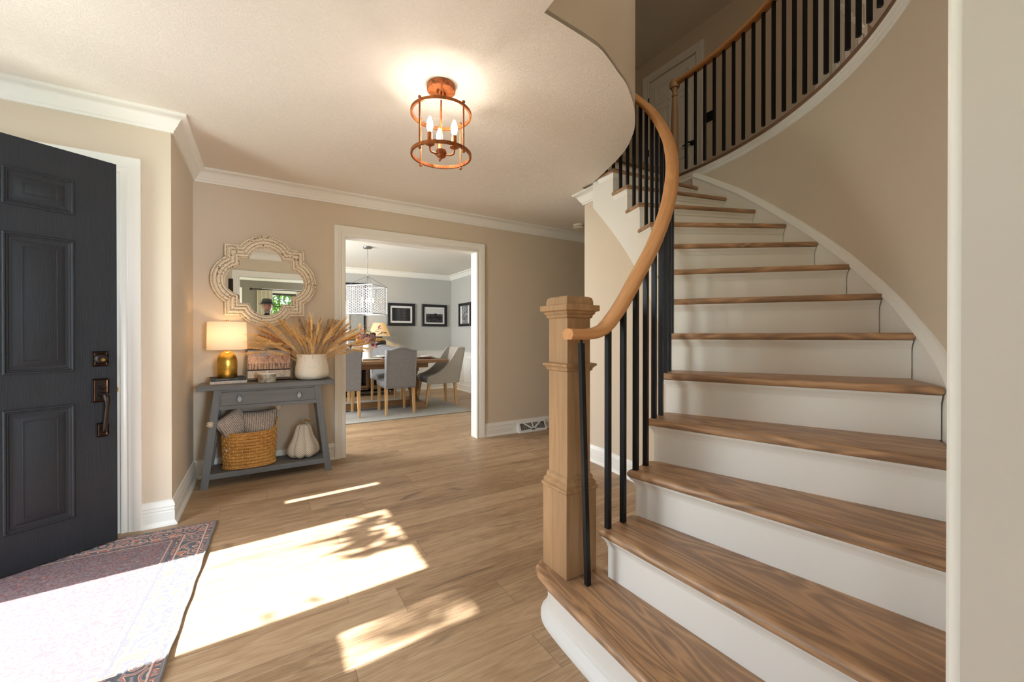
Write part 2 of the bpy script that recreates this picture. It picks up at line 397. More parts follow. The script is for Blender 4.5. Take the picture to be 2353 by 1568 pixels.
def ngon_slab(poly,z0,z1,mats=None):
    bm=bmesh.new(); vs=[bm.verts.new((x,y,z0)) for x,y in poly]; f=bm.faces.new(vs); bmesh.ops.triangulate(bm,faces=[f])
    tri=[[v.index for v in q.verts] for q in bm.faces] if False else None
    bm.verts.index_update(); tri=[tuple(v.index for v in q.verts) for q in bm.faces]; bm.free()
    n=len(poly); v=[(x,y,z0) for x,y in poly]+[(x,y,z1) for x,y in poly]
    return v,[t for t in tri]+[tuple(i+n for i in t[::-1]) for t in tri]+[(i,(i+1)%n,n+(i+1)%n,n+i) for i in range(n)]
struct('ceiling',ngon_slab(ceil,C1,C1+.02),CE,ang=20)
struct('ceiling_dining',box(-1.6,3.8,4.10,8.5,C1,C1+.1),M['ceiling_dining'],smooth=False)
struct('ceiling_living',box(-1.7,3.8,-3.3,.06,C1,C1+.1),CE,smooth=False)
struct('ceiling_upper',box(.6,8.3,-1.3,5.2,C2,C2+.1),M['ceiling_plaster'],smooth=False)
struct('roof_slab',[ (x,y,z) for x,y,z in box(-1.9,.98,-3.4,8.6,2.62,2.7)[0]] and (box(-1.9,.9,-3.4,8.6,2.72,2.8)),CE,smooth=False)
# curved fascia wall above the ceiling edge, up to the upper ceiling
def strip(poly,z0,z1,th):
    v=[];f=[]
    n=len(poly)
    P=[Vector((x,y,0)) for x,y in poly]
    for i,p in enumerate(P):
        t=(P[min(i+1,n-1)]-P[max(i-1,0)]).normalized(); nn=Vector((-t.y,t.x,0))
        q=p+nn*th
        z0i=z0[i] if isinstance(z0,list) else z0; z1i=z1[i] if isinstance(z1,list) else z1
        v+=[(p.x,p.y,z0i),(q.x,q.y,z0i),(q.x,q.y,z1i),(p.x,p.y,z1i)]
    for i in range(n-1):
        for k in range(4):
            l=(k+1)%4; f.append((i*4+k,i*4+l,i*4+4+l,i*4+4+k))
    f+= [(0,1,2,3),(4*n-1,4*n-2,4*n-3,4*n-4)]
    return v,f
struct('wall_well_side',box(.90,.969,.157,1.34,C1+.001,C2),WP,smooth=False)
struct('wall_well_curve',strip(cs,C1+.001,C2,.10),WP)
struct('wall_well_end',box(2.32,2.404,2.602,4.12,C1+.001,C2),WP,smooth=False)
# dining wall (back of the foyer)
OX0,OX1,OZ=.644,1.994,2.048
struct('wall_back',wallbox(-.475,4.8,4.015,4.135,0,C1,'x',[(OX0-.015,OX1+.015,0,OZ+.015)]),WP,smooth=False)
do=bpy.data.objects.new('door_1',None); COL.objects.link(do); do['kind']='structure'; do.location=(1.3,4.07,0)
def J(mb_): # shift into door_1 frame
    return ([(x-1.3,y-4.07,z) for x,y,z in mb_[0]],mb_[1])
jm=MB(); jm.add(J(box(OX0-.015,OX0,4.005,4.145,0,OZ))); jm.add(J(box(OX1,OX1+.015,4.005,4.145,0,OZ))); jm.add(J(box(OX0-.015,OX1+.015,4.005,4.145,OZ,OZ+.015)))
build('jamb',jm,TR,do,smooth=False)
def CS(y,N,s):
    return [(OX0-1.3-.004,y-4.07,0),(OX0-1.3-.004,y-4.07,OZ+.004),(OX1-1.3+.004,y-4.07,OZ+.004),(OX1-1.3+.004,y-4.07,0)]
casing('casing',CS(4.015,0,0),(0,-1,0),-1,TR,do)
casing('casing',CS(4.135,0,0),(0,1,0),1,TR,do)
# short return wall and closet wall
struct('wall_left',wallbox(-1.47,-.475,3.14,3.26,0,C1,'x',[(-1.42,-.705,0,2.05)]),WP,smooth=False)
struct('wall_left_return',box(-.62,-.475,3.26,4.135,0,C1),WP,smooth=False)
struct('trim_closet_back',box(-1.5,-.62,3.85,3.95,0,C1),M['wall_paint'],smooth=False)
cl=bpy.data.objects.new('door_2',None); COL.objects.link(cl); cl.location=(-1.06,3.14,0); cl['kind']='structure'
casing('casing',[(-.36,0,0),(-.36,0,2.055),(.36,0,2.055),(.36,0,0)],(0,-1,0),-1,TR,cl)
cm=MB(); cm.add(box(-.36,-.345,-.005,.12,0,2.04)); cm.add(box(.345,.36,-.005,.12,0,2.04)); cm.add(box(-.36,.36,-.005,.12,2.04,2.055)); build('jamb',cm,TR,cl,smooth=False)
dl=build('leaf',box(-.343,.343,.015,.05,.01,2.037),TR,cl,smooth=False)
for (a,b,c,d) in [(-.28,-.04,.2,.85),(.04,.28,.2,.85),(-.28,-.04,1.0,1.85),(.04,.28,1.0,1.85)]:
    build('panel',sweep([(a,.015,c),(a,.015,d),(b,.015,d),(b,.015,c)],(0,-1,0),[(0,0),(.0,.004),(.02,.006),(.03,.0)],closed=True),TR,dl)
sp=build('strike_plate',box(.338,.346,-.012,.02,.92,1.0),M['steel_grey'],cl)
# front wall with the front door opening and side lights (sun comes in here)
DY0,DY1=1.645,2.560
struct('wall_front',wallbox(-1.62,-1.47,.037,3.26,0,C1,'y',[(1.27,1.58,0,2.10),(DY0-.02,DY1+.02,0,2.10),(2.62,3.09,0,2.10)]),WP,smooth=False)
fd=bpy.data.objects.new('door_3',None); COL.objects.link(fd); fd.location=(-1.54,2.1,0); fd['kind']='structure'
m=MB()
for a,b in ((DY0-.03,DY0),(DY1,DY1+.03)): m.add(box(-.08,.07,a-2.1,b-2.1,0,2.05))
m.add(box(-.08,.07,DY0-2.13,DY1-2.07,2.05,2.10))
for a,b in ((DY0,1.735),(DY1-.045,DY1)): m.add(box(-.085,-.045,a-2.1,b-2.1,0,2.05))   # storm door frame stiles
m.add(box(-.085,-.045,DY0-2.1,DY1-2.1,1.99,2.05))
m.add(box(-.10,.07,DY0-2.1,DY1-2.1,-.02,.02))
build('frame',m,TR,fd,smooth=False)
for n_,(a,b,zb) in enumerate(((1.27,1.58,1.50),(2.62,3.09,1.40))):
    w=bpy.data.objects.new('window_%d'%(n_+1),None); COL.objects.link(w); w.location=(-1.54,(a+b)/2,0); w['kind']='structure'; h=(b-a)/2
    m=MB(); m.add(box(-.05,.05,-h,-h+.045,0,2.10)); m.add(box(-.05,.05,h-.045,h,0,2.10)); m.add(box(-.05,.05,-h,h,2.02,2.10)); m.add(box(-.05,.05,-h,h,0,zb))
    build('window_frame',m,TR,w,smooth=False)
    build('pane',box(-.004,.004,-h+.045,h-.045,zb,2.02),M['window_glass'],w,smooth=False)
casing('casing',[(.07,DY0-2.1-.03,0),(.07,DY0-2.1-.03,2.10),(.07,DY1-2.1+.03,2.10),(.07,DY1-2.1+.03,0)],(1,0,0),-1,TR,fd)
# wall around the opening the camera stands in
EX0,EX1=-.34,.845
struct('wall_entry',wallbox(-1.6,4.8,.037,.157,0,C1+.02,'x',[(EX0-.015,EX1+.015,0,OZ+.015)]),WP,smooth=False)
ed=bpy.data.objects.new('door_4',None); COL.objects.link(ed); ed['kind']='structure'; ed.location=(.2525,.097,0); hw=(EX1-EX0)/2
m=MB(); m.add(box(-hw-.015,-hw,-.061,.061,0,OZ)); m.add(box(hw,hw+.015,-.061,.061,0,OZ)); m.add(box(-hw-.015,hw+.015,-.061,.061,OZ,OZ+.015)); build('jamb',m,M['jamb_darkened'],ed,smooth=False)
CASE2=[(0,0),(0,.013),(.003,.0165),(.010,.018),(.024,.014),(.030,.014),(.036,.019),(.050,.019),(.056,.022),(.080,.024),(.090,.024),(.093,.022),(.093,0)]
q=[(-hw-.004,0,0),(-hw-.004,0,OZ+.004),(hw+.004,0,OZ+.004),(hw+.004,0,0)]
casing('casing',[(a,.06,c) for a,b,c in q],(0,1,0),1,TR,ed,CASE2); casing('casing',[(a,-.06,c) for a,b,c in q],(0,-1,0),-1,TR,ed,CASE2)
# crowns and baseboards of the foyer
crown('trim_crown_foyer',[(-1.47,.157),(-1.47,3.14),(-.475,3.14),(-.475,4.015),(4.8,4.015)],C1,side=-1)
crown('trim_crown_entry',[(-1.47,.157),(.93,.157)],C1,side=1)
basebd('baseboard_left',[(-.612,3.14),(-.475,3.14),(-.475,4.015),(OX0-.097,4.015)],side=-1)
basebd('baseboard_back',[(OX1+.097,4.015),(4.8,4.015)],side=-1)
basebd('baseboard_entry',[(-1.47,.157),(EX0-.097,.157)],side=1)
# ============================================================ curved stair walls
OW=[pol(2.292,a)[:2] for a in [x*2.0 for x in range(-46,9)]]
struct('wall_stair_outer',strip(OW[::-1],0,F2-.08,.10),WP)
struct('wall_stair_link',box(1.0,1.14,.150,.188,0,F2-.08),WP,smooth=False)
def rin(a):
    t=[(-90,1.40),(-4,1.415),(0,1.425),(4,1.45),(11,1.485),(14.3,1.51)]
    for (a0,r0),(a1,r1) in zip(t[:-1],t[1:]):
        if a<=a1: return r0+(r1-r0)*(a-a0)/(a1-a0)
    return t[-1][1]
def zbot(a): return max(.0,2.226+(a-5.1)*.0266)
IA=[14.3-.9*i for i in range(0,104)]; IA=[a for a in IA if a>-76]
struct('wall_stair_inner',strip([pol(rin(a),a)[:2] for a in IA],0,[C1 if a>5.0 else min(C1,max(.05,zbot(a)+.03)) for a in IA],-.0+.09),WP)
struct('baseboard_stair',sweep([pol(rin(a)+.0,a,0) for a in IA if a>-68],(0,0,1),[(-u,v) for u,v in BASE]),M['trim_cool'])
p0=pol(rin(14.3),14.3); p1=pol(rin(5.4),5.4)
tt=(Vector(p0)-Vector(p1)).normalized(); nn=Vector((-tt.y,tt.x,0))
e2=Vector(p0)+Vector((tt.y,-tt.x,0))*.10
# crown stub wrapping the end of the thin wall under the stairs
crown('trim_crown_stub',[tuple(p1[:2]),tuple(p0[:2]),tuple(e2[:2])],C1,side=1)
# ============================================================ staircase
NA={1:-96.4,2:-88.4,3:-80.6,4:-73.4,5:-65.8,6:-58.4,7:-50.9,8:-43.5,9:-36.1,10:-28.7,11:-21.2,12:-13.8,13:-6.3,14:1.1}
def npitch(a): # tread number (real) at angle a
    ks=sorted(NA)
    if a<=NA[1]: return 1+(a-NA[1])/8
    for k in ks[:-1]:
        if a<=NA[k+1]: return k+(a-NA[k])/(NA[k+1]-NA[k])
    return 14+(a-NA[14])/7.4
TO=M['tread_oak']
st=thing('staircase','curved staircase with oak treads and white risers rising to the upper landing','staircase',(CX,CY,0))
def lp(r,a): return (r*math.cos(rad(a)),r*math.sin(rad(a)))
NOS=.032; TH=.032
def rot2(p,a): c,s=math.cos(rad(a)),math.sin(rad(a)); return (p[0]*c-p[1]*s,p[0]*s+p[1]*c)
def nose_slab(poly,z0,z1,r):
    """slab with a rounded edge all round"""
    mb=MB(); n=len(poly); th=z1-z0
    P=[Vector((x,y)) for x,y in poly]; nor=[]
    area=sum(P[i].x*P[(i+1)%n].y-P[(i+1)%n].x*P[i].y for i in range(n)); sg=1 if area>0 else -1
    for i in range(n):
        a=(P[i]-P[i-1]).normalized(); b=(P[(i+1)%n]-P[i]).normalized()
        na=Vector((a.y,-a.x))*sg; nb=Vector((b.y,-b.x))*sg; s=(na+nb).normalized(); nor.append(s/max(.35,s.dot(na)))
    rings=[(-r,z0),(-.4*r,z0+.05*th),(-.08*r,z0+.28*th),(0,z0+.5*th),(-.08*r,z0+.72*th),(-.4*r,z0+.95*th),(-r,z1)]
    v=[]
    for off,z in rings:
        for i in range(n): q=P[i]+nor[i]*off; v.append((q.x,q.y,z))
    f=[tuple(range(n))[::-1],tuple(range((len(rings)-1)*n,len(rings)*n))]
    for j in range(len(rings)-1):
        for i in range(n): k=(i+1)%n; f.append((j*n+i,j*n+k,(j+1)*n+k,(j+1)*n+i))
    return v,f
RI,RO=1.312,2.268
def linept(a,r,off):  # point at radius ~r on a radial line at angle a, shifted back (ccw) by off
    x,y=lp(r,a); return (x-off*math.sin(rad(a)),y+off*math.cos(rad(a)))
for n in range(1,14):
    a=NA[n]; b=NA[n+1]; z=RS*n
    # nosing at angle a; riser of this step sits NOS behind it; tread runs to next riser
    if n==1:
        # bull-nosed starting step that wraps round the newel
        pts=[lp(2.22,-98.6),lp(2.0,-97.9)]
        fr=[(1.737,-96.3),(1.597,-96.5),(1.378,-97.0),(1.266,-97.3),(1.19,-97.0)]
        pts=[lp(r,q) for r,q in fr]
        loc=[(x+CX,y+CY) for x,y in pts]
        poly=[(.865,.215),(.872,.50),(.880,.755),(.888,.90),(.897,1.08),(.908,1.235),(.922,1.315),(.948,1.365),(.99,1.392),(1.06,1.392),(1.135,1.378),(1.165,1.34),(1.165,1.20),(1.195,1.165),(1.225,.215)]
        poly=[(x-CX,y-CY) for x,y in poly]
    else:
        back=.06
        poly=[lp(RO,a)]+[lp(RI+(RO-RI)*k/6,a) for k in range(5,-1,-1)]
        steps=5; bb=b
        for k in range(1,steps+1):
            aa=a+(bb-a)*k/steps; poly.append(lp(RI,aa))
        x,y=lp(RI,bb); poly.append((x-.022*math.sin(rad(bb)),y+.022*math.cos(rad(bb))))
        x,y=lp(1.36,bb); poly.append((x-.062*math.sin(rad(bb)),y+.062*math.cos(rad(bb))))
        x,y=lp(RO,bb); poly.append((x-.062*math.sin(rad(bb)),y+.062*math.cos(rad(bb))))
        for k in range(1,4):
            aa=bb+(a-bb)*k/4; poly.append(lp(RO,aa))
    loc=[rot2(p,-a) for p in poly]
    build('tread',nose_slab(loc,z-TH,z,.016),TO,st,rot=(0,0,rad(a)),ang=50)
    # riser + little cove moulding under the nosing
    zb=z-RS
    ri=1.338
    def ln(r,o): return linept(a,r,o)
    m=MB()
    if n==1:
        f=[(.905,.215),(.912,.50),(.92,.80),(.935,1.10),(.948,1.24),(.965,1.30),(1.0,1.345),(1.05,1.355)]
        f=[(x-CX,y-CY) for x,y in f]
        fs=smooth_curve(f,3)
        m.add(strip(fs[::-1],0,z-TH,.02))
        build('riser',m,TR,st)
        SH=[(0,0),(.028,0),(.028,.012),(.022,.026),(.012,.034),(.008,.046),(0,.05)]
        build('shoe_moulding',sweep([(x,y,0) for x,y in fs],(0,0,1),[(u,v) for u,v in SH]),M['trim_cool'],st)
        q=[(1.06-CX,1.355-CY),(1.135-CX,1.34-CY),(1.14-CX,1.20-CY)]
        m=MB(); m.add(strip(q[::-1],0,z-TH,.02)); build('riser_return',m,TR,st)
    else:
        A=ln(ri,NOS); B=ln(RO-.003,NOS); A2=ln(ri,NOS+.018); B2=ln(RO-.003,NOS+.018)
        m.add(prism([A,B,B2,A2],zb,z-TH))
        build('riser',m,TR,st,smooth=False)
        cv=[(0,0),(0,-.034),(.004,-.036),(.006,-.026),(.012,-.014),(.020,-.006),(.020,0)]
        rr=[]
        for k in range(0,5):
            aa=b-(b-a)*k/4-.0; 
            if k<4: rr.append((*lp(ri,aa+ (0.9 if k==0 else 0)),z-TH))
        rr.append((*ln(ri,NOS),z-TH)); rr.append((*ln(RO-.004,NOS),z-TH))
        build('cove_moulding',sweep(rr[1:] if False else rr,(0,0,1),[(-u,v) for u,v in cv]),TR,st,ang=50)
# landing nosing is carpeted upstairs
# open stringer on the well side: stepped top, smooth curved bottom
v=[];f=[]
segs=[]
angs=[]
a=NA[2]+1.3
zt=[]
al=[]
for n in range(2,14):
    a0=NA[n]+1.35; a1=NA[n+1]+1.35
    for k in range(6):
        aa=a0+(a1-a0)*k/5
        al.append((aa-1e-3*(k==5),RS*n-TH+.001))
al+= [(NA[14]+1.4,2.44),(5.1,2.44)]
def ring(r,lst,top): return [(*lp(r,aa),zz if top else max(.0,zbot(aa))) for aa,zz in lst]
R0,R1=1.336,1.43
n=len(al)
v=ring(R0,al,False)+ring(R1,al,False)+ring(R1,al,True)+ring(R0,al,True)
for i in range(n-1):
    for k in range(4):
        l=(k+1)%4; f.append((k*n+i,l*n+i,l*n+i+1,k*n+i+1))
f+=[(0,n,2*n,3*n),(n-1,2*n-1,3*n-1,4*n-1)]
build('inner_stringer',(v,f),TR,st,smooth=True,ang=30)
# wall skirt with moulded cap
ZS=[(-92,.31),(-64.8,1.008),(-57.1,1.165),(-47.4,1.405),(-37.6,1.67),(-27.5,1.954),(-16.8,2.268),(-4.6,2.590),(-2,2.6)]
def zsk(a):
    for (a0,z0),(a1,z1) in zip(ZS[:-1],ZS[1:]):
        if a<=a1: return z0+(z1-z0)*(a-a0)/(a1-a0)
    return 2.6
SA=[-92+k*1.4 for k in range(0,63)]; SA=[x for x in SA if x<-4.7]+[-4.6]
v=[];f=[];n=len(SA)
for r,top in ((2.270,0),(2.293,0),(2.293,1),(2.270,1)):
    for aa in SA: zt_=zsk(aa); v.append((*lp(r,aa),zt_-.0 if top else max(0,zt_-.42)))
for i in range(n-1):
    for k in range(4): l=(k+1)%4; f.append((k*n+i,l*n+i,l*n+i+1,k*n+i+1))
f+=[(0,n,2*n,3*n),(n-1,2*n-1,3*n-1,4*n-1)]
build('wall_skirt',(v,f),TR,st)
(vf,uv)=railsweep([(*lp(2.292,aa),zsk(aa)) for aa in SA],[(0,-.012),(.026,-.012),(.030,-.004),(.026,.004),(.020,.012),(.016,.024),(.008,.032),(0,.034)])
build('skirt_cap',vf,TR,st)
# ============================================================ upper floor
arc=[pol(2.30,a)[:2] for a in [-92+2*k for k in range(0,47)]]
slab=arc+[pol(1.318,1.1)[:2],(2.405,2.62),(2.41,4.12),(4.8,4.12),(4.8,.157),(1.07,.157)]
slab2=[pol(2.34,-92)[:2]]+[pol(2.34,-92+2*k)[:2] for k in range(1,47)]+[pol(1.40,1.3)[:2],(2.415,2.75),(2.415,4.12),(4.8,4.12),(4.8,.05),(1.0,.05)]
struct('floor_upper',ngon_slab(slab2,C1+.021,F2-.035),CE,smooth=False)
cp=[pol(2.33,-92+2*k)[:2] for k in range(0,47)]+[pol(2.33,-.2)[:2],pol(2.26,-.2)[:2],pol(1.318,-.4)[:2],pol(1.318,2.5)[:2],(2.42,2.62),(2.42,4.12),(8.2,4.12),(8.2,-1.2),(1.0,-1.2),(1.0,.14)]
struct('floor_carpet',ngon_slab(cp,F2-.034,F2+.02),M['carpet_upper'],smooth=False,bevel=.012)
GA=[-92+1.5*k for k in range(0,62)]; GA=[a for a in GA if a<-.4]+[-.3]
(vf,uv)=railsweep([pol(2.296,a,F2) for a in GA],[(-.045,-.003),(-.045,-.030),(.022,-.030),(.030,-.024),(.034,-.015),(.030,-.005),(.022,0),(-.040,.0)])
mb=MB(); mb.add(vf,uv=uv)
wood('nosing_oak',['#9b7659','#82624a','#5b473a'],'x',1.0,.45,.6,uv=True)
struct('trim_gallery_nosing',mb,M['nosing_oak'])
(vf,uv)=railsweep([pol(2.296,a,F2-.030) for a in GA],[(-.004,0),(-.004,-.062),(.006,-.062),(.012,-.054),(.012,-.034),(.018,-.026),(.018,-.012),(.024,-.006),(.026,0)])
struct('trim_gallery_fascia',vf,TR)
# walls upstairs
struct('wall_gallery',wallbox(4.65,4.77,-1.2,5.0,F2-.03,C2,'y',[(3.15,3.885,F2-.03,F2+2.045),(.95,1.76,F2-.03,F2+2.045)]),WP,smooth=False)
struct('wall_upper_end',box(2.3,4.77,4.12,4.22,F2-.05,C2),WP,smooth=False)
struct('wall_upper_south',box(.9,8.2,.05,.157,F2-.05,C2),WP,smooth=False)
struct('wall_bedroom_side',box(4.77,8.2,2.0,2.1,F2-.05,C2),paint('wall_paint_bedroom','#8d7355',.7),smooth=False)
struct('wall_bedroom_end',box(8.1,8.2,-1.2,2.1,F2-.05,C2),M['wall_paint_bedroom'],smooth=False)
struct('wall_below_landing',box(4.65,4.77,-1.2,4.12,0,F2-.05),WP,smooth=False)
def sixpanel(name,w,h,mat,parent,th=.035,cols=2,rows=((.12,.80),(.95,1.62),(1.72,1.93)),sty=.11,loc=None,rz=0,both=True):
    """door leaf in its own frame: x from 0 (hinge) to w, thickness along y"""
    leaf=build(name,box(0,w,-th/2,th/2,0,h),mat,parent,loc=loc,rot=(0,0,rz),smooth=False)
    cw=(w-2*sty-(cols-1)*.09)/cols; pr=[(0,0),(0,.007),(.008,.011),(.016,.007),(.022,.0)]
    for c in range(cols):
        x0=sty+c*(cw+.09); x1=x0+cw
        for (z0,z1) in rows:
            for s in ((-1,1) if both else (-1,)):
                y=s*th/2
                m=MB(); m.add(sweep([(x0,y,z0),(x0,y,z1),(x1,y,z1),(x1,y,z0)],(0,s,0),[(-u*s*-1 if False else u*(1 if s==-1 else -1),v) for u,v in pr],closed=True))
                # raised field
                i=.052; j=.066
                b=[(x0+i,y,z0+i),(x1-i,y,z0+i),(x1-i,y,z1-i),(x0+i,y,z1-i)]
                t=[(x0+j,y+s*.008,z0+j),(x1-j,y+s*.008,z0+j),(x1-j,y+s*.008,z1-j),(x0+j,y+s*.008,z1-j)]
                m.add(hexa(b,t))
                build('panel',m,mat,leaf,ang=20)
    return leaf
def hinge(parent,loc,mat=M['black_metal']):
    m=MB(); m.add(cyl((0,0),.008,-.045,.045,10)); m.add(box(-.02,0,-.003,.003,-.04,.04)); return build('hinge',m,mat,parent,loc=loc)
ud=thing('upstairs_door','white six-panel door with black lever behind the upper railing','door',(4.65,3.885,F2),0)
ud.rotation_euler=(0,0,rad(-90))
q=sixpanel('door_leaf',.735,2.03,M['trim_paint'],ud,rows=((.12,.78),(.93,1.58),(1.68,1.90)),loc=(0,.03,.01))
casing('casing',[(-.004,0,0),(-.004,0,2.049),(.739,0,2.049),(.739,0,0)],(0,-1,0),-1,TR,ud)
for z in (.25,1.05,1.78): hinge(ud,(.0,-.012,z))
m=MB(); m.add(lathe([(0.001,0),(.033,0),(.033,.008),(.02,.014),(.012,.02),(.012,.04)],20)); 
hd=build('lever_rose',m,M['black_metal'],ud,loc=(.675,.01,.93),rot=(rad(90),0,0))
build('lever',tube([(.675,-.035,.93),(.655,-.045,.935),(.62,-.047,.925),(.58,-.045,.915),(.565,-.043,.918)],[.012,.011,.009,.008,.006],8),M['black_metal'],ud)
lsw=thing('light_switch','black light switch plate on the upstairs wall right of the door','switch',(4.645,2.985,F2+1.15))
build('plate',box(-.006,.0,-.055,.055,-.06,.06),M['black_metal'],lsw,bevel=.002); build('toggle',box(-.014,-.006,-.006,.006,-.012,.012),M['black_metal'],lsw)
bo=thing('bedroom_door','open white panelled bedroom door at the end of the gallery','door',(4.70,1.74,F2),0)
q=sixpanel('door_leaf',.76,2.03,M['trim_paint'],bo,loc=(.02,-.01,.01))
bc=bpy.data.objects.new('door_5',None); COL.objects.link(bc); bc.location=(4.65,1.355,F2); bc['kind']='structure'; bc.rotation_euler=(0,0,rad(-90))
casing('casing',[(-.405,0,0),(-.405,0,2.045),(.405,0,2.045),(.405,0,0)],(0,-1,0),-1,TR,bc)
m=MB(); m.add(box(-.405,-.39,0,.12,0,2.045)); m.add(box(.39,.405,0,.12,0,2.045)); m.add(box(-.405,.405,0,.12,2.03,2.045)); build('jamb',m,TR,bc,smooth=False)
t=NT('amber_art'); n=t.noise(t.coord(),9,4,.7,.5); M['amber_art']=t.set(t.ramp(n,[(.3,srgb('#a8721f')),(.55,srgb('#d99a3a')),(.8,srgb('#8b5a1c'))]),.7)
ba=thing('bedroom_picture','amber abstract picture on the dark bedroom wall beyond the open upstairs door','picture',(6.1,1.985,F2+1.45))
build('canvas',box(-.85,.35,-.02,0,-.4,.45),M['amber_art'],ba)
# ============================================================ railings
NO=M['newel_oak']; BK=M['black_metal']
# ---- stair railing: newel, balusters, handrail
sr=thing('stair_railing','curved oak handrail on black iron balusters with square oak newel post','railing',(CX,CY,0))
nx,ny=1.058-CX,1.283-CY
npo=bpy.data.objects.new('newel_post',None)
def sq(h,z0,z1): return box(-h,h,-h,h,z0,z1)
def sqprof(pr):
    v=[];f=[]
    for h,z in pr: v+=[(-h,-h,z),(h,-h,z),(h,h,z),(-h,h,z)]
    n=len(pr)
    for j in range(n-1):
        for i in range(4): k=(i+1)%4; f.append((j*4+i,j*4+k,j*4+4+k,j*4+4+i))
    f+=[(3,2,1,0),(4*n-4,4*n-3,4*n-2,4*n-1)]; return v,f
pz=.19
NP=[(.076,pz),(.076,pz+.375),(.077,pz+.375)]
post=build('newel_post',sqprof([(.0765,pz),(.0765,.520)]),NO,sr,loc=(nx,ny,0),smooth=False,bevel=.002)
shaft=build('shaft',sqprof([(.059,.515),(.059,1.215)]),NO,post,smooth=False,bevel=.002)
build('base_moulding',sqprof([(.0765,.515),(.082,.520),(.082,.530),(.074,.534),(.076,.545),(.070,.552),(.066,.556),(.067,.566),(.062,.575),(.059,.577)]),NO,post,smooth=False,bevel=.0015)
build('collar_moulding',sqprof([(.059,.985),(.066,.990),(.066,.996),(.071,1.003),(.078,1.008),(.078,1.016),(.059,1.020)]),NO,post,smooth=False,bevel=.0015)
build('cap',sqprof([(.059,1.195),(.066,1.200),(.066,1.208),(.074,1.216),(.074,1.222),(.086,1.226),(.086,1.248),(.068,1.250),(.068,1.262),(.064,1.278),(.055,1.283)]),NO,post,smooth=False,bevel=.002)
RR=1.337
def zrail(a):
    return RS*npitch(a)+.755
RP=[(-95.6,1.132),(-94.5,1.131),(-92.4,1.131),(-90.4,1.136),(-88.6,1.15),(-87,1.178)]
ra=-85.2
path=[]
for a_,z_ in RP: path.append((*lp(RR-.02*0,a_),z_))
zz=[(-85,1.222),(-82.5,1.285),(-78.7,1.385),(-73.2,1.515),(-68.5,1.632),(-63.4,1.755),(-58.7,1.880),(-50,2.098),(-43.2,2.270),(-34.7,2.475),(-26.4,2.680),(-18.1,2.868),(-8,3.10),(0,3.28)]
zp=smooth_curve(zz,4)
for a_,z_ in zp: path.append((*lp(RR,a_),z_))
RAIL=[(-.024,-.019),(-.030,-.012),(-.034,-.002),(-.034,.006),(-.029,.013),(-.018,.019),(0,.0215),(.018,.019),(.029,.013),(.034,.006),(.034,-.002),(.030,-.012),(.024,-.019)]
(vf,uv)=railsweep(path,RAIL); mb=MB(); mb.add(vf,uv=uv)
hr=build('handrail',mb,M['handrail_oak'],sr,ang=50)
# turned oak block seam near the easing
def railz(a):
    P=[(x,z) for x,z in RP]+zp
    for (a0,z0),(a1,z1) in zip(P[:-1],P[1:]):
        if a<=a1: return z0+(z1-z0)*(a-a0)/(a1-a0)
    return P[-1][1]
bars=[]
for n in range(2,14):
    a0=NA[n]; a1=NA[n+1]
    bars.append((n,a0+ (a1-a0)*.16)); bars.append((n,a0+(a1-a0)*.66))
def bar(z0,z1,h=.0095,tilt=(0,0)):
    m=MB(); v,f=box(-h,h,-h,h,0,z1-z0); v=[(x+tilt[0]*z/(z1-z0),y+tilt[1]*z/(z1-z0),z) for x,y,z in v]; m.add((v,f))
    m.add(box(-h*.45+tilt[0],h*.45+tilt[0],-h*.45+tilt[1],h*.45+tilt[1],z1-z0,z1-z0+.02)); return m
# the first, slightly leaning, on the bottom tread
x,y=lp(1.333,-91.5)
build('baluster',bar(.19,1.099,tilt=(-.022,.012)),BK,sr,loc=(x,y,.19),rot=(0,0,0),smooth=False,bevel=.001,seg=1)
cache={}
for n,a_ in bars:
    z0=RS*n; z1=railz(a_)-.019
    x,y=lp(1.337,a_)
    build('baluster',bar(z0,z1),BK,sr,loc=(x,y,z0),rot=(0,0,rad(a_)),smooth=False)
# ---- gallery railing
gr=thing('gallery_railing','upper curved oak railing with black iron balusters along the gallery edge','railing',(CX,CY,F2))
GR=2.236
gp=[(*lp(GR,a_),.848) for a_ in [-92+2*k for k in range(0,46)]]+[(*lp(GR,-.6),.85)]
(vf,uv)=railsweep(gp,RAIL); mb=MB(); mb.add(vf,uv=uv)
build('handrail',mb,M['handrail_oak'],gr,ang=50)
x,y=lp(GR,-.35)
nw=lathe([(.020,0),(.042,.001),(.042,.10),(.034,.112),(.028,.125),(.036,.14),(.038,.155),(.036,.17),(.033,.20),(.035,.26),(.034,.40),(.028,.58),(.021,.70),(.019,.72),(.026,.728),(.027,.738),(.020,.746),(.020,.765),(.025,.78),(.029,.79),(.029,.798),(.022,.802)],20)
nwp=build('newel_post',nw,M['handrail_oak'] if False else M['newel_oak'],gr,loc=(x,y,0))
build('newel_cap',lathe([(.02,.80),(.040,.804),(.046,.82),(.046,.852),(.038,.872),(.02,.878)],24),NO,nwp)
for k in range(34):
    a_=-3.6-2.545*k
    x,y=lp(GR,a_)
    build('baluster',bar(0,.825,.0095),BK,gr,loc=(x,y,0),rot=(0,0,rad(a_)),smooth=False)
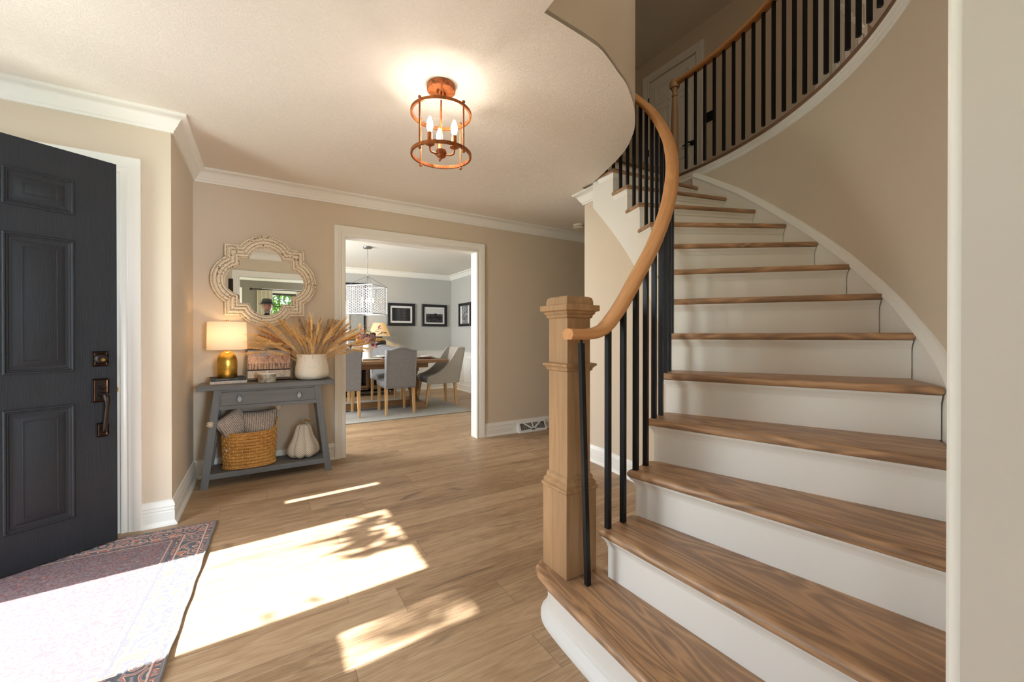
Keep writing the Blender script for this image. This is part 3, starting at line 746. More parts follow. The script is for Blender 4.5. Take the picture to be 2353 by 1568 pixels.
# ---- floor register in the baseboard
vt=thing('floor_register','white stepped baseboard vent register beside the newel post on the far wall','vent',(2.71,4.015,0))
v=[(-.19,-.018,.002),(.19,-.018,.002),(.19,-.075,.002),(-.19,-.075,.002)]
m=MB()
def wedge(x0,x1):
    pts=[(-.014,0),(-.078,0),(-.078,.012),(-.026,.118),(-.014,.118)]
    v=[(x0,a,b) for a,b in pts]+[(x1,a,b) for a,b in pts]; n=5
    return v,[(0,1,2,3,4),(9,8,7,6,5)]+[(i,(i+1)%n,n+(i+1)%n,n+i) for i in range(n)]
build('body',wedge(-.195,.195),M['trim_cool'],vt,smooth=False,bevel=.002)
g=MB()
def onface(x,t): # t 0 bottom..1 top of sloping face
    return Vector((x,-.078+.052*t,.012+.106*t))
nrm=Vector((0,-.106,.052)).normalized()
dark=plain('register_dark','#5b5b56',.6)
def facepoly(pts,h=.0008):
    P=[onface(x,t)+nrm*h for x,t in pts]; Q=[p+nrm*.0015 for p in P]; n=len(P)
    return [tuple(p) for p in P]+[tuple(q) for q in Q],[tuple(range(n))[::-1],tuple(range(n,2*n))]+[(i,(i+1)%n,n+(i+1)%n,n+i) for i in range(n)]
mm=MB(); mm.add(facepoly([(-.17,.15),(-.03,.22),(-.13,.84),(-.17,.84)])); mm.add(facepoly([(-.10,.84),(-.012,.36),(-.012,.84)])); mm.add(facepoly([(.012,.84),(.012,.36),(.10,.84)])); mm.add(facepoly([(.17,.15),(.03,.22),(.13,.84),(.17,.84)])); mm.add(facepoly([(-.025,.1),(.025,.1),(.025,.25),(-.025,.25)]))
build('louvre_recess',mm,dark,vt,smooth=False)
for i in range(12):
    x=-.165+i*.03
    a=onface(x,.15)+nrm*.003; b=onface(x*.6,.84)+nrm*.003
    if abs(x)>.02: build('grille_bar',tube([tuple(a),tuple(b)],.0012,4),M['trim_cool'],vt)
# ---- smoke detector on the ceiling in the hall
sd=thing('smoke_detector','round white smoke detector on the ceiling behind the curved stair wall','smoke detector',(3.17,3.67,C1))
build('base',lathe([(.01,-.0005),(.065,-.0005),(.065,-.018),(.055,-.020),(.01,-.020)],28),M['ceramic_cream'],sd)
build('cover',lathe([(.01,-.024),(.062,-.024),(.064,-.036),(.050,-.046),(.01,-.048)],28),M['ceramic_cream'],sd)
build('slots',lathe([(.01,-.019),(.056,-.019),(.056,-.025),(.01,-.025)],28),dark,sd)
# ============================================================ dining room shell
DW=M['wall_paint_dining']; TC=M['trim_cool']; DY=8.27; DX=3.50
struct('wall_dining_far',box(-1.6,DX+.1,DY,DY+.1,0,C1),DW,smooth=False)
struct('wall_dining_right',box(DX,DX+.1,4.135,DY,0,C1),DW,smooth=False)
struct('wall_dining_left',wallbox(-1.6,-1.5,4.135,DY,0,C1,'y',[(5.2,6.9,.75,2.15)]),DW,smooth=False)
struct('wall_dining_inner',wallbox(-1.5,DX,4.135,4.139,0,C1,'x',[(OX0-.015,OX1+.015,0,OZ+.015)]),DW,smooth=False)
crown('trim_crown_dining',[(-1.5,4.139),(-1.5,DY),(DX,DY),(DX,4.139)],C1,side=-1,mat=TC)
basebd('baseboard_dining',[(-1.5,4.139),(-1.5,DY),(DX,DY),(DX,4.139)],side=-1,mat=TC)
wn=MB(); wn.add(sweep([(-1.5,DY,0),(DX,DY,0),(DX,4.139,0)],(0,0,1),[(0,.1),(-.008,.1),(-.008,.78),(0,.78)]))
struct('trim_wainscot',wn,TC)
struct('trim_chair_rail',sweep([(-1.5,DY,.74),(DX,DY,.74),(DX,4.139,.74)],(0,0,1),[(0,0),(-.014,0),(-.016,.018),(-.022,.028),(-.022,.048),(-.032,.058),(-.034,.070),(-.010,.074),(0,.074)]),TC)
PM=[(0,0),(0,.006),(.006,.012),(.014,.010),(.022,.005),(.026,0)]
k=0
for x0 in (-1.3,-.55,.2,.95,1.7,2.45):
    struct('trim_wainscot_panel',sweep([(x0+.04,DY-.008,.22),(x0+.04,DY-.008,.66),(x0+.69,DY-.008,.66),(x0+.69,DY-.008,.22)],(0,-1,0),PM,closed=True),TC)
for y0 in (8.20,7.50,6.80,6.10,5.40,4.70):
    struct('trim_wainscot_panel',sweep([(DX-.008,y0-.04,.22),(DX-.008,y0-.04,.66),(DX-.008,y0-.60,.66),(DX-.008,y0-.60,.22)],(-1,0,0),PM,closed=True),TC)
def windowunit(n,cx,cy,w,z0,z1,ax,th=.1,bars=(2,3),curt=False,mat=None):
    mat=mat or TR
    o=bpy.data.objects.new('window_%d'%n,None); COL.objects.link(o); o.location=(cx,cy,0); o['kind']='structure'
    if ax=='y': o.rotation_euler=(0,0,rad(90))
    h=w/2; m=MB(); f=.045
    m.add(box(-h,-h+f,-.04,.04,z0,z1)); m.add(box(h-f,h,-.04,.04,z0,z1)); m.add(box(-h,h,-.04,.04,z0,z0+f)); m.add(box(-h,h,-.04,.04,z1-f,z1)); m.add(box(-h,h,-.03,.03,(z0+z1)/2-.02,(z0+z1)/2+.02))
    for i in range(1,bars[0]+1): x=-h+w*i/(bars[0]+1); m.add(box(x-.009,x+.009,-.012,.012,z0,z1))
    for i in range(1,bars[1]+1): z=z0+(z1-z0)*i/(bars[1]+1); m.add(box(-h,h,-.012,.012,z-.009,z+.009))
    build('window_frame',m,mat,o,smooth=False)
    build('pane',box(-h+f,h-f,-.003,.003,z0+f,z1-f),M['window_glass'],o,smooth=False)
    for s,y in ((-1,-.05),(1,.05)):
        casing('casing',[(-h,y,z0),(-h,y,z1),(h,y,z1),(h,y,z0)],(0,s,0),s,TR,o)
    build('window_sill',box(-h-.1,h+.1,-.09,.09,z0-.03,z0),TR,o,smooth=False,bevel=.003)
    return o
windowunit(3,-1.55,6.05,1.70,.75,2.15,'y')
# ============================================================ living room (behind the camera, seen in the mirror)
LW=M['wall_paint_living']; LY=-3.1
struct('wall_living_back',wallbox(-1.6,3.6,LY-.1,LY,0,C1,'x',[(-1.38,-.52,.85,2.07),(.05,.82,.85,2.07),(1.0,2.0,.85,2.07)]),LW,smooth=False)
struct('wall_living_left',wallbox(-1.6,-1.5,LY,.037,0,C1,'y',[(-2.6,-.6,.6,2.07)]),LW,smooth=False)
struct('wall_living_right',box(3.5,3.6,LY,.037,0,C1),LW,smooth=False)
struct('wall_living_front',wallbox(-1.5,3.5,.033,.037,0,C1,'x',[(EX0-.015,EX1+.015,0,OZ+.015)]),LW,smooth=False)
crown('trim_crown_living',[(-1.5,.033),(3.5,.033),(3.5,LY),(-1.5,LY)],C1,side=-1)
crown('trim_crown_living_left',[(-1.5,LY),(-1.5,.033)],C1,side=-1)
basebd('baseboard_living',[(EX1+.097,.033),(3.5,.033),(3.5,LY),(-1.5,LY),(-1.5,.033),(EX0-.097,.033)],side=-1)
windowunit(4,.435,LY-.05,.77,.85,2.07,'x',mat=plain('window_dark','#3a2c22',.5))
windowunit(5,1.5,LY-.05,1.0,.85,2.07,'x')  # invented window, unseen, added to house the back fill lamp
windowunit(8,-.95,LY-.05,.86,.85,2.07,'x')  # invented window outside the mirror's view, added for the back left fill
windowunit(6,-1.55,-1.6,2.0,.6,2.07,'y')  # invented side window, added around the left fill lamp
def curtain(name,x0,x1,y,z0,z1,label):
    n=60; pts=[(x0+(x1-x0)*i/n,y+.022*math.sin(i*1.25)+.006*math.sin(i*.4)) for i in range(n+1)]
    o=build(name,strip(pts,z0,z1,.004),paint('curtain_cream','#c9bfa9',.9,.02,.1),ang=60); return tag(o,label,'curtain')
curtain('curtain',-.13,.17,LY+.10,.03,2.12,'cream pleated curtain left of the window reflected in the mirror, rod end beside it')
curtain('curtain',.66,.95,LY+.10,.03,2.12,'cream pleated curtain right of the window reflected in the mirror')
rd=thing('curtain_rod','dark metal curtain rod with ball ends above the living room window','curtain rod',(.41,LY+.10,2.135))
build('rod',tube([(-.66,0,0),(.62,0,0)],.010,10),M['bronze_dark'],rd)
for s in (-.67,.63): build('finial',sphere((s,0,0),.028,14,8),M['bronze_dark'],rd)
for s in (-.5,.5): build('bracket',tube([(s,0,-.0),(s,-.05,-.012),(s,-.098,-.012)],.006,6),M['bronze_dark'],rd)
wbx=thing('wall_panel_box','narrow black box on the wall beside the opening, left edge of the mirror reflection','wall box',(-.455,.157,1.88))
build('body',box(-.028,.034,.0,.035,-.12,.12),M['black_metal'],wbx,bevel=.006); build('face_plate',box(-.018,.024,.035,.040,-.10,.10),M['bronze_dark'],wbx)
wu=bpy.data.objects.new('window_7',None); COL.objects.link(wu); wu.location=(1.7,.157,3.9); wu['kind']='structure'  # made-up window casing, added around the upstairs fill lamp
casing('window_frame',[(-.62,0,-.66),(-.62,0,.66),(.62,0,.66),(.62,0,-.66)],(0,1,0),1,TR,wu)
# ============================================================ outside
def lawn():
    t=NT('lawn'); n=t.noise(t.coord(),6,4,.7); M['lawn']=t.set(t.ramp(n,[(.3,srgb('#4c6a32')),(.7,srgb('#7d9a4e'))]),.95); return t.m
g=struct('ground_outside',[box(-40,-1.9,-40,40,-.25,-.2)][0],lawn(),smooth=False)
struct('ground_garden',box(-1.9,40,-40,-3.35,-.25,-.2),M['lawn'],smooth=False)
struct('porch_slab',box(-3.6,-1.62,.8,3.6,-.2,-.03),plain('concrete','#b5b0a6',.8),smooth=False)
def leafmat(name,a,b):
    t=NT(name); oi=t.n('ObjectInfo'); n=t.noise(t.coord(),9,2); d=t.n('BsdfDiffuse'); q=t.n('BsdfTranslucent'); mx=t.n('MixShader'); mx.inputs[0].default_value=.45
    c=t.ramp(n,[(.3,srgb(a)),(.7,srgb(b))]); t.l(c,d.inputs[0]); t.l(c,q.inputs[0]); t.l(d.outputs[0],mx.inputs[1]); t.l(q.outputs[0],mx.inputs[2]); t.l(mx.outputs[0],t.t.nodes['Material Output'].inputs[0]); M[name]=t.m; return t.m
leafmat('leaf_green','#4f7a26','#9cc456')
def leafblob(n,R,sz,rnd):
    m=MB()
    for i in range(n):
        while True:
            p=Vector((rnd.uniform(-1,1),rnd.uniform(-1,1),rnd.uniform(-1,1)))
            if p.length<1: break
        p=Vector((p.x*R[0],p.y*R[1],p.z*R[2]))
        q=Matrix.Translation(p)@Matrix.Rotation(rnd.uniform(0,6.28),4,'Z')@Matrix.Rotation(rnd.uniform(-1.2,1.2),4,'X')
        s=sz*rnd.uniform(.7,1.3)
        m.add(([(0,-s,0),(s*.42,-s*.2,s*.06),(s*.3,s*.4,s*.05),(0,s,0),(-s*.3,s*.4,s*.05),(-s*.42,-s*.2,s*.06)],[(0,1,2,3,4,5)]),q)
    return m
rn=random.Random(3)
def bark(): return plain('bark','#6a5644',.9)
bark()
for i,(x,y) in enumerate([(-.2,-7.6),(2.9,-8.6),(6.0,-7.8),(-3.4,-8.6)]):
    tr=thing('garden_tree',['bright green leafy tree seen reflected through the living room window','second leafy green tree behind the living room window','leafy green tree right of the living room windows','leafy green tree far left of the living room windows'][i],'tree',(x,y,-.2),0,'garden trees behind the living room window')
    build('trunk',tube([(0,0,0),(.05,0,1),(0,.05,2.2)],[.12,.1,.07],8),M['bark'],tr)
    build('crown',leafblob(1500,(1.5,.9,1.6),.13,rn),M['leaf_green'],tr,loc=(0,0,2.3),smooth=False)
# branch that throws the leaf shadow across the sun patch
pt=thing('porch_tree','leafy branch of the tree by the front porch throwing leaf shadows into the foyer','tree',(-4.6,3.7,-.2))
build('trunk',tube([(0,0,0),(0,-.05,1.6),(.1,-.1,2.6),(.4,-.2,3.6)],[.12,.1,.07,.04],8),M['bark'],pt)
def lf(p0,p1,w):
    p0=Vector(p0);p1=Vector(p1); d=(p1-p0); L=d.length; d.normalize(); s=Vector((-d.y,d.x,0)).normalized()*w
    pts=[p0,p0+d*L*.3+s,p0+d*L*.65+s*.7,p1,p0+d*L*.65-s*.7,p0+d*L*.3-s]
    return [tuple(p) for p in pts]+[tuple(p+Vector((0,0,.004))) for p in pts],[(0,1,2,3,4,5),(11,10,9,8,7,6)]+[(i,(i+1)%6,6+(i+1)%6,6+i) for i in range(6)]
def up(fx,fy,s=3.1): return Vector((fx-s,fy-.07*s,.8675*s))-Vector((-4.6,3.7,-.2))
m=MB(); rl=random.Random(5)
for (a,b,c,d,w) in [(.55,2.45,.121,2.432,.028),(.55,2.50,.325,2.49,.03),(.62,2.56,.398,2.549,.035),(.66,2.58,.505,2.596,.03),(.52,2.36,.28,2.366,.03),(.55,2.28,.215,2.276,.032),(.60,2.20,.345,2.165,.03),(.75,2.18,.50,2.165,.03),(.88,2.15,.62,2.150,.03),(.90,2.13,.76,2.125,.02),(.60,2.40,.30,2.42,.03),(.60,2.32,.33,2.31,.03),(.15,1.95,.22,1.86,.022),(.0,1.93,.02,1.84,.022)]:
    m.add(lf(up(a,b),up(c,d),w))
k=0
while k<110:
    x=rl.uniform(.44,1.02); y=rl.uniform(2.17,2.60)
    if y>2.52+.25*max(0,x-.62): continue
    if abs(x-.765)<.155 and abs(y-2.332)<.052: continue
    a_=PI+rl.uniform(-.35,.35); L=rl.uniform(.07,.12) if abs(y-2.332)<.12 else rl.uniform(.12,.18)
    x1=x+L*math.cos(a_); y1=y+L*math.sin(a_)
    if abs((x+x1)/2-.765)<.14 and abs((y+y1)/2-2.332)<.045: continue
    m.add(lf(up(x,y),up(x1,y1),rl.uniform(.016,.026))); k+=1
for k in range(150):   # higher leaves that soften the light through the right side window
    r_=math.sqrt(rl.random()); a_=rl.uniform(0,2*PI); x=.60+.30*r_*math.cos(a_); y=1.585+.11*r_*math.sin(a_); b_=rl.uniform(0,2*PI); s_=rl.uniform(6.2,7.2)
    m.add(lf(up(x,y,s_),up(x+.09*math.cos(b_),y+.05*math.sin(b_),s_),.018))
build('foliage',m,M['leaf_green'],pt,smooth=False)
e=up(.72,2.42); build('branch',tube([(.4,-.2,3.5),tuple(Vector((.7,-.6,3.35))),tuple(e)],[.035,.025,.008],6),M['bark'],pt)
# ============================================================ front door
fdr=thing('front_door','tall black panelled front door standing open with bronze handle set','door',(-1.47,2.555,.0),rad(30.15))
BD=M['black_door_paint']
# leaf frame: hinge at 0, free edge at x=.908; the outer face looks to -y
leaf=build('door_leaf',box(0,.908,.001,.044,.014,2.062),BD,fdr,smooth=False,bevel=.0015)
build('edge_strip',box(.9075,.9085,.004,.041,.014,2.062),plain('door_edge','#a58f76',.6),fdr,smooth=False)
FR=[(0,0),(0,.006),(.006,.010),(.012,.006),(.016,-.0),(.022,.004),(.026,0)]
for cx0 in (.165,.510):
    x0,x1=cx0,cx0+.236
    for z0,z1 in ((.20,.780),(.945,1.612),(1.74,1.915)):
        m=MB(); m.add(sweep([(x0,.001,z0),(x0,.001,z1),(x1,.001,z1),(x1,.001,z0)],(0,-1,0),[(-u,v) for u,v in [(0,0),(0,.005),(.004,.008),(.009,.008),(.013,.003),(.018,.003),(.022,.0)]],closed=True))
        i,j=.030,.058
        m.add(hexa([(x0+i,.002,z0+i),(x1-i,.002,z0+i),(x1-i,.002,z1-i),(x0+i,.002,z1-i)],[(x0+j-.006,-.005,z0+j-.006),(x1-j+.006,-.005,z0+j-.006),(x1-j+.006,-.005,z1-j+.006),(x0+j-.006,-.005,z1-j+.006)]))
        k=j
        m.add(sweep([(x0+k,-.003,z0+k),(x0+k,-.003,z1-k),(x1-k,-.003,z1-k),(x1-k,-.003,z0+k)],(0,-1,0),[(0,0),(-.002,.004),(-.005,.004),(-.007,0)],closed=True))
        build('panel',m,BD,leaf,ang=20)
BZ=M['bronze_dark']; BE=M['bronze_edge']
def plate(name,x0,x1,z0,z1):
    q=build(name,box(x0,x1,-.006,.001,z0,z1),BZ,fdr,smooth=False,bevel=.001)
    for d_,h_ in ((0,.004),(.007,.007)):
        build('plate_rim',sweep([(x0+d_,-.006,z0+d_),(x0+d_,-.006,z1-d_),(x1-d_,-.006,z1-d_),(x1-d_,-.006,z0+d_)],(0,-1,0),[(0,0),(.0,h_-.003),(-.002,h_),(-.005,h_-.003),(-.006,0)],closed=True),BE if d_ else BZ,q)
    return q
q=plate('deadbolt_plate',.808,.872,.965,1.045)
build('deadbolt_cylinder',[( .840+x*.9,-.004-z,1.008+y) for x,y,z in lathe([(.001,.022),(.018,.022),(.026,.014),(.029,.004),(.029,0)],24)[0]] and ([( .840+x,-.004-z,1.006+y) for x,y,z in lathe([(.001,.022),(.018,.022),(.026,.014),(.029,.004),(.029,0)],24)[0]],lathe([(.001,.022),(.018,.022),(.026,.014),(.029,.004),(.029,0)],24)[1]),BZ,q)
L_=lathe([(.001,.026),(.008,.026),(.009,.020)],16); build('keyhole',([(.844+x,-.004-z,1.000+y) for x,y,z in L_[0]],L_[1]),M['brass'],q,label='brass key cylinder')
q=plate('handle_plate',.806,.874,.775,.900)
build('thumb_latch',tube([(.838,-.006,.850),(.838,-.022,.846),(.838,-.040,.850),(.838,-.055,.860)],[.004,.006,.010,.008],8),BZ,q)
q2=plate('handle_foot_plate',.822,.872,.590,.665)
hp=[(.838,-.006,.815),(.842,-.030,.820),(.846,-.058,.812),(.848,-.070,.785),(.848,-.066,.750),(.847,-.056,.705),(.846,-.046,.660),(.846,-.036,.630),(.846,-.020,.620),(.846,-.004,.618)]
build('grab_handle',tube(smooth_curve(hp,4),[.011]*6+[.012,.014,.0155,.016,.0155,.014,.0125,.0115,.0105]+[.0095]*22,12),BZ,fdr)
for z in (.25,1.03,1.80):
    build('hinge',[(x,y+.03,z+zz) for x,y,zz in cyl((0,0),.009,-.05,.05,10)[0]] and ([(x-.004,y+.03,z+zz) for x,y,zz in cyl((0,0),.009,-.05,.05,10)[0]],cyl((0,0),.009,-.05,.05,10)[1]),M['steel_grey'],fdr)
build('latch_bolt',box(.905,.918,.016,.032,.82,.845),M['brass'],fdr)
# ============================================================ entry rug
def rugmat():
    t=NT('entry_rug'); tc=t.n('TexCoord'); sp=t.n('SeparateXYZ'); t.l(tc.outputs['Object'],sp.inputs[0]); x,y=sp.outputs[0],sp.outputs[1]
    # object origin at rug centre; half sizes .95 x .68
    ax=t.math('SUBTRACT',.90,t.math('ABSOLUTE',x)); ay=t.math('SUBTRACT',.675,t.math('ABSOLUTE',y)); e=t.math('MINIMUM',ax,ay)
    v=t.coord((1,1,1))
    wob=t.noise(v,40,3,.7)
    vo=t.n('TexVoronoi',feature='DISTANCE_TO_EDGE',i_Scale=13.0); t.l(v,vo.inputs['Vector'])
    vo2=t.n('TexVoronoi',feature='F1',i_Scale=26.0); t.l(v,vo2.inputs['Vector'])
    rings=t.math('FRACT',t.math('ADD',t.math('MULTIPLY',vo2.outputs[0],2.6),t.math('MULTIPLY',wob,.8)))
    field=t.ramp(rings,[(.0,srgb('#5d3d41')),(.28,srgb('#6e4a4c')),(.42,srgb('#8f7f7c')),(.5,srgb('#55606b')),(.66,srgb('#7b4f4b')),(.82,srgb('#a4604a')),(.92,srgb('#4a4a52'))],'CONSTANT')
    line=t.ramp(vo.outputs[0],[(.0,(1,1,1,1)),(.05,(0,0,0,1))]); field=t.mix(t.math('MULTIPLY',line,.7),field,srgb('#4a444b'))
    vo3=t.n('TexVoronoi',feature='F1',i_Scale=17.0); t.l(t.coord((1,1,1)),vo3.inputs['Vector'])
    r3=t.math('FRACT',t.math('ADD',t.math('MULTIPLY',vo3.outputs[0],3.0),t.math('MULTIPLY',wob,.6)))
    bord=t.ramp(r3,[(.0,srgb('#b1573a')),(.22,srgb('#c9b49d')),(.34,srgb('#3f434b')),(.7,srgb('#50545c')),(.85,srgb('#8d8a86'))],'CONSTANT')
    def band(a,b): return t.math('MULTIPLY',t.math('GREATER_THAN',e,a),t.math('LESS_THAN',e,b))
    c=t.mix(t.math('LESS_THAN',e,.155),field,bord)
    for a,b,cc in ((.0,.012,'#6d6668'),(.028,.034,'#8c4a40'),(.034,.040,'#c4b3a0'),(.128,.134,'#c4b3a0'),(.134,.142,'#8c4a40'),(.155,.163,'#3d4048'),(.175,.181,'#b59a86')):
        c=t.mix(band(a,b),c,srgb(cc))
    n=t.noise(v,240,2,.8); c=t.mix(t.math('MULTIPLY',n,.38),c,srgb('#958985'))
    t.bump(n,.5,.002); M['entry_rug']=t.set(c,.95)
rugmat(); plain('rug_binding','#6f6b66',.9)
rg=thing('entry_rug','red and blue patterned rug inside the front door, mostly in bright sun','rug',(-1.17,2.385,0),rad(-2.0))
rb=[]
for i in range(41):
    y=-.675+1.35*i/40; rb.append((.90+.002*math.sin(i*.9),y))
poly=[(-.28,-.675)]+rb+[(-.28,.675)]
build('pile',prism(poly,.001,.008),M['entry_rug'],rg,smooth=False)
# curled edge binding
bp=[(x,y,.005+max(0,.007*math.sin(i*.42)*math.sin(i*.13+1))) for i,(x,y) in enumerate(rb)]
build('edge_binding',tube(bp,.0045,6),M['rug_binding'],rg)
# ============================================================ console table
GS,GU=M['grey_stain'],M['grey_stain_upright']
ct=thing('console_table','grey-stained console table with splayed legs against the wall under the mirror','table',(.04,3.85,0))
yb,yf=.140,-.135
build('tabletop',box(-.462,.462,-.165,.150,.722,.758),GS,ct,smooth=False,bevel=.003)
def leg(sx,sy):
    y=yf if sy<0 else .105
    xt,xb=.335*sx,.418*sx; w=.024
    return hexa([(xb-w,y-.018,0),(xb+w,y-.018,0),(xb+w,y+.018,0),(xb-w,y+.018,0)],[(xt-w,y-.018,.722),(xt+w,y-.018,.722),(xt+w,y+.018,.722),(xt-w,y+.018,.722)])
for sx in (-1,1):
    for sy in (-1,1): build('leg',leg(sx,sy),GU,ct,smooth=False,bevel=.002)
m=MB(); m.add(box(-.36,.36,yf-.012,yf+.012,.574,.602)); m.add(box(-.335,.335,yf-.012,yf+.012,.706,.722)); m.add(box(-.345,-.31,yf-.01,.1,.58,.722)); m.add(box(.31,.345,yf-.01,.1,.58,.722)); m.add(box(-.34,.34,.09,.11,.58,.722)); m.add(box(-.33,.33,-.12,.1,.60,.606))
build('apron',m,GS,ct,smooth=False)
dr=build('drawer',box(-.3175,.3175,yf-.014,yf+.01,.604,.704),GS,ct,smooth=False,bevel=.0015)
for x in (-.20,.20):
    L_=lathe([(.001,.010),(.010,.010),(.013,.004),(.013,0)],16); q=build('pull_rosette',([(x+a,yf-.014-c,.668+b) for a,b,c in L_[0]],L_[1]),M['zinc'],dr)
    L_=lathe([(.001,.004),(.015,.004),(.017,.001),(.015,-.001),(.001,-.002)],20); build('drop_pull',([(x+a*.95,yf-.026-c,.648+b*1.35) for a,b,c in L_[0]],L_[1]),M['zinc'],dr)
build('shelf',box(-.405,.405,-.150,.118,.066,.106),GS,ct,smooth=False,bevel=.002)
CTX,CTY,CTZ=.04,3.85,.758
# books
def text(name,s,size,mat,parent,loc,rot,ext=.0004):
    c=bpy.data.curves.new(name,'FONT'); c.body=s; c.size=size; c.extrude=ext; c.align_x='CENTER'; c.align_y='CENTER'
    o=bpy.data.objects.new(name,c); COL.objects.link(o)
    dg=bpy.context.evaluated_depsgraph_get(); me=bpy.data.meshes.new_from_object(o.evaluated_get(dg)); bpy.data.objects.remove(o); me.materials.clear(); me.materials.append(mat)
    q=bpy.data.objects.new(name,me); COL.objects.link(q); q.parent=parent; q.location=loc; q.rotation_euler=rot; return q
plain('paper_edge','#c9b48f',.8); plain('book_black','#1b1b1e',.5); plain('book_cream','#d8cbb8',.5); plain('ink_gold','#b58d4e',.5,.3); plain('ink_red','#cf5a50',.6); plain('ink_grey','#8d8a86',.6)
def book(label,loc,rz,w,d,h,cm):
    b=thing('book',label,'book',loc,rz,'books under the brass lamp')
    m=MB(); m.add(box(-w/2,w/2,-d/2,d/2,0,.0025)); m.add(box(-w/2,w/2,-d/2,d/2,h-.0025,h)); m.add(box(-w/2,w/2,-d/2,-d/2+.0025,0,h))
    build('cover',m,cm,b,smooth=False); build('pages',box(-w/2+.004,w/2-.004,-d/2+.003,d/2-.004,.0026,h-.0026),M['paper_edge'],b,smooth=False); return b
b1=book('cream book with red script title, lower of the two under the brass lamp',(-.245,3.89,CTZ),rad(9),.235,.17,.023,M['book_cream'])
b2=book('black book with gold title, directly beneath the brass lamp',(-.247,3.892,CTZ+.0235),rad(10),.222,.17,.022,M['book_black'])
R9=(rad(90),0,0)
text('title','The Year of Cozy',.0135,M['ink_red'],b1,(-.045,-.0853,.0115),R9); text('author','ADRIANNA ADARME',.0068,M['ink_grey'],b1,(.05,-.0853,.0115),R9); text('publisher_mark','R',.008,M['ink_grey'],b1,(.104,-.0853,.0115),R9)
text('title','MAKE LIFE BEAUTIFUL',.0088,M['ink_gold'],b2,(-.04,-.0853,.011),R9); text('author','SYD & SHEA\nMCGEE',.0055,M['ink_gold'],b2,(.048,-.0853,.0115),R9); text('publisher_mark','N',.009,M['ink_gold'],b2,(.098,-.0853,.011),R9)
# brass lamp
lz=CTZ+.0456
tl=thing('table_lamp','brass dome table lamp with lit white drum shade on stacked books','lamp',(-.247,3.865,lz))
t=NT('brushed_brass'); n=t.noise(t.coord((1,1,60)),8,3,.6); M['brushed_brass']=t.set(t.mix(n,srgb('#c2993f'),srgb('#dcb65c')),t.math('ADD',t.math('MULTIPLY',n,.15),.22),1); t.b.inputs['Anisotropic'].default_value=.5
build('base',lathe([(.001,0),(.064,0),(.066,.003),(.066,.115),(.0645,.135),(.060,.155),(.052,.174),(.040,.190),(.024,.202),(.012,.207),(.001,.209)],40),M['brushed_brass'],tl,ang=60)
build('stem',lathe([(.001,.205),(.008,.205),(.008,.215),(.005,.220),(.005,.262),(.012,.264),(.012,.30),(.001,.302)],14),M['brass'],tl)
sh=build('lamp_shade',lathe([(.1295,.218),(.1310,.218),(.1265,.432),(.1250,.432)],48),M['shade_linen'],tl,ang=60)
me=sh.data; bm=bmesh.new(); bm.from_mesh(me)
bmesh.ops.delete(bm,geom=[f for f in bm.faces if len(f.verts)>4],context='FACES_ONLY'); bm.to_mesh(me); bm.free()
sp=tube([(-.126,0,.424),(0,0,.424),(.126,0,.424)],.0015,5); build('spider',sp,M['brass'],tl)
build('finial',lathe([(.001,.424),(.006,.426),(.004,.436),(.010,.440),(.010,.446),(.004,.450),(.001,.450)],14),M['brass'],tl)
build('bulb',sphere((0,0,.335),.024,14,10,(1,1,1.25)),M['bulb_lamp'],tl)
# painting
def artmat():
    t=NT('autumn_painting'); tc=t.n('TexCoord'); sp=t.n('SeparateXYZ'); t.l(tc.outputs['Object'],sp.inputs[0]); x,z=sp.outputs[0],sp.outputs[2]
    v=t.coord((1,1,1.0)); n=t.noise(v,22,5,.75,1.2); n2=t.noise(v,9,4,.6,.8)
    crown_=t.ramp(n,[(.30,srgb('#6a5f66')),(.40,srgb('#9c8583')),(.47,srgb('#d39c72')),(.53,srgb('#e4cdb6')),(.60,srgb('#c08059')),(.68,srgb('#d8d2cb'))])
    sky_=t.ramp(n2,[(.35,srgb('#a7a2a6')),(.65,srgb('#d8cfc4'))])
    hz=t.math('ADD',z,t.math('MULTIPLY',n2,-.10)); c=t.mix(t.ramp(hz,[(.018,(0,0,0,1)),(.04,(1,1,1,1))]),crown_,sky_)
    # trunks
    wv=t.n('TexWave',wave_type='BANDS',bands_direction='X',i_Scale=15.0,i_Distortion=3.0,i_Detail=2.0,i_Detail_Scale=1.5); t.l(t.coord((1,1,.25)),wv.inputs[0])
    tr=t.ramp(wv.outputs[1],[(.06,(1,1,1,1)),(.22,(0,0,0,1))]); inb=t.math('MULTIPLY',t.math('GREATER_THAN',z,-.045),t.math('LESS_THAN',z,.004))
    low=t.ramp(t.noise(t.coord((1,1,.3)),30,4,.7),[(.35,srgb('#9a6a50')),(.5,srgb('#d8b694')),(.65,srgb('#8a6f7a'))]); c=t.mix(inb,c,low); c=t.mix(t.math('MULTIPLY',t.math('MULTIPLY',tr,inb),.8),c,srgb('#4d3a40'))
    bl=t.math('MULTIPLY',t.math('GREATER_THAN',z,-.055),t.math('LESS_THAN',z,-.044)); 
    wat=t.ramp(t.noise(t.coord((1,1,.35)),20,4,.7,.6),[(.35,srgb('#b98a63')),(.5,srgb('#ded4c2')),(.65,srgb('#9d8f95'))]); c=t.mix(t.math('LESS_THAN',z,-.055),c,wat); c=t.mix(bl,c,srgb('#3b2a2e'))
    M['autumn_painting']=t.set(c,.7)
artmat()
pa=thing('framed_painting','small framed painting of orange autumn trees leaning on the console wall','painting',(.037,3.912,CTZ+.004))
pa.rotation_euler=(rad(-13),0,0)
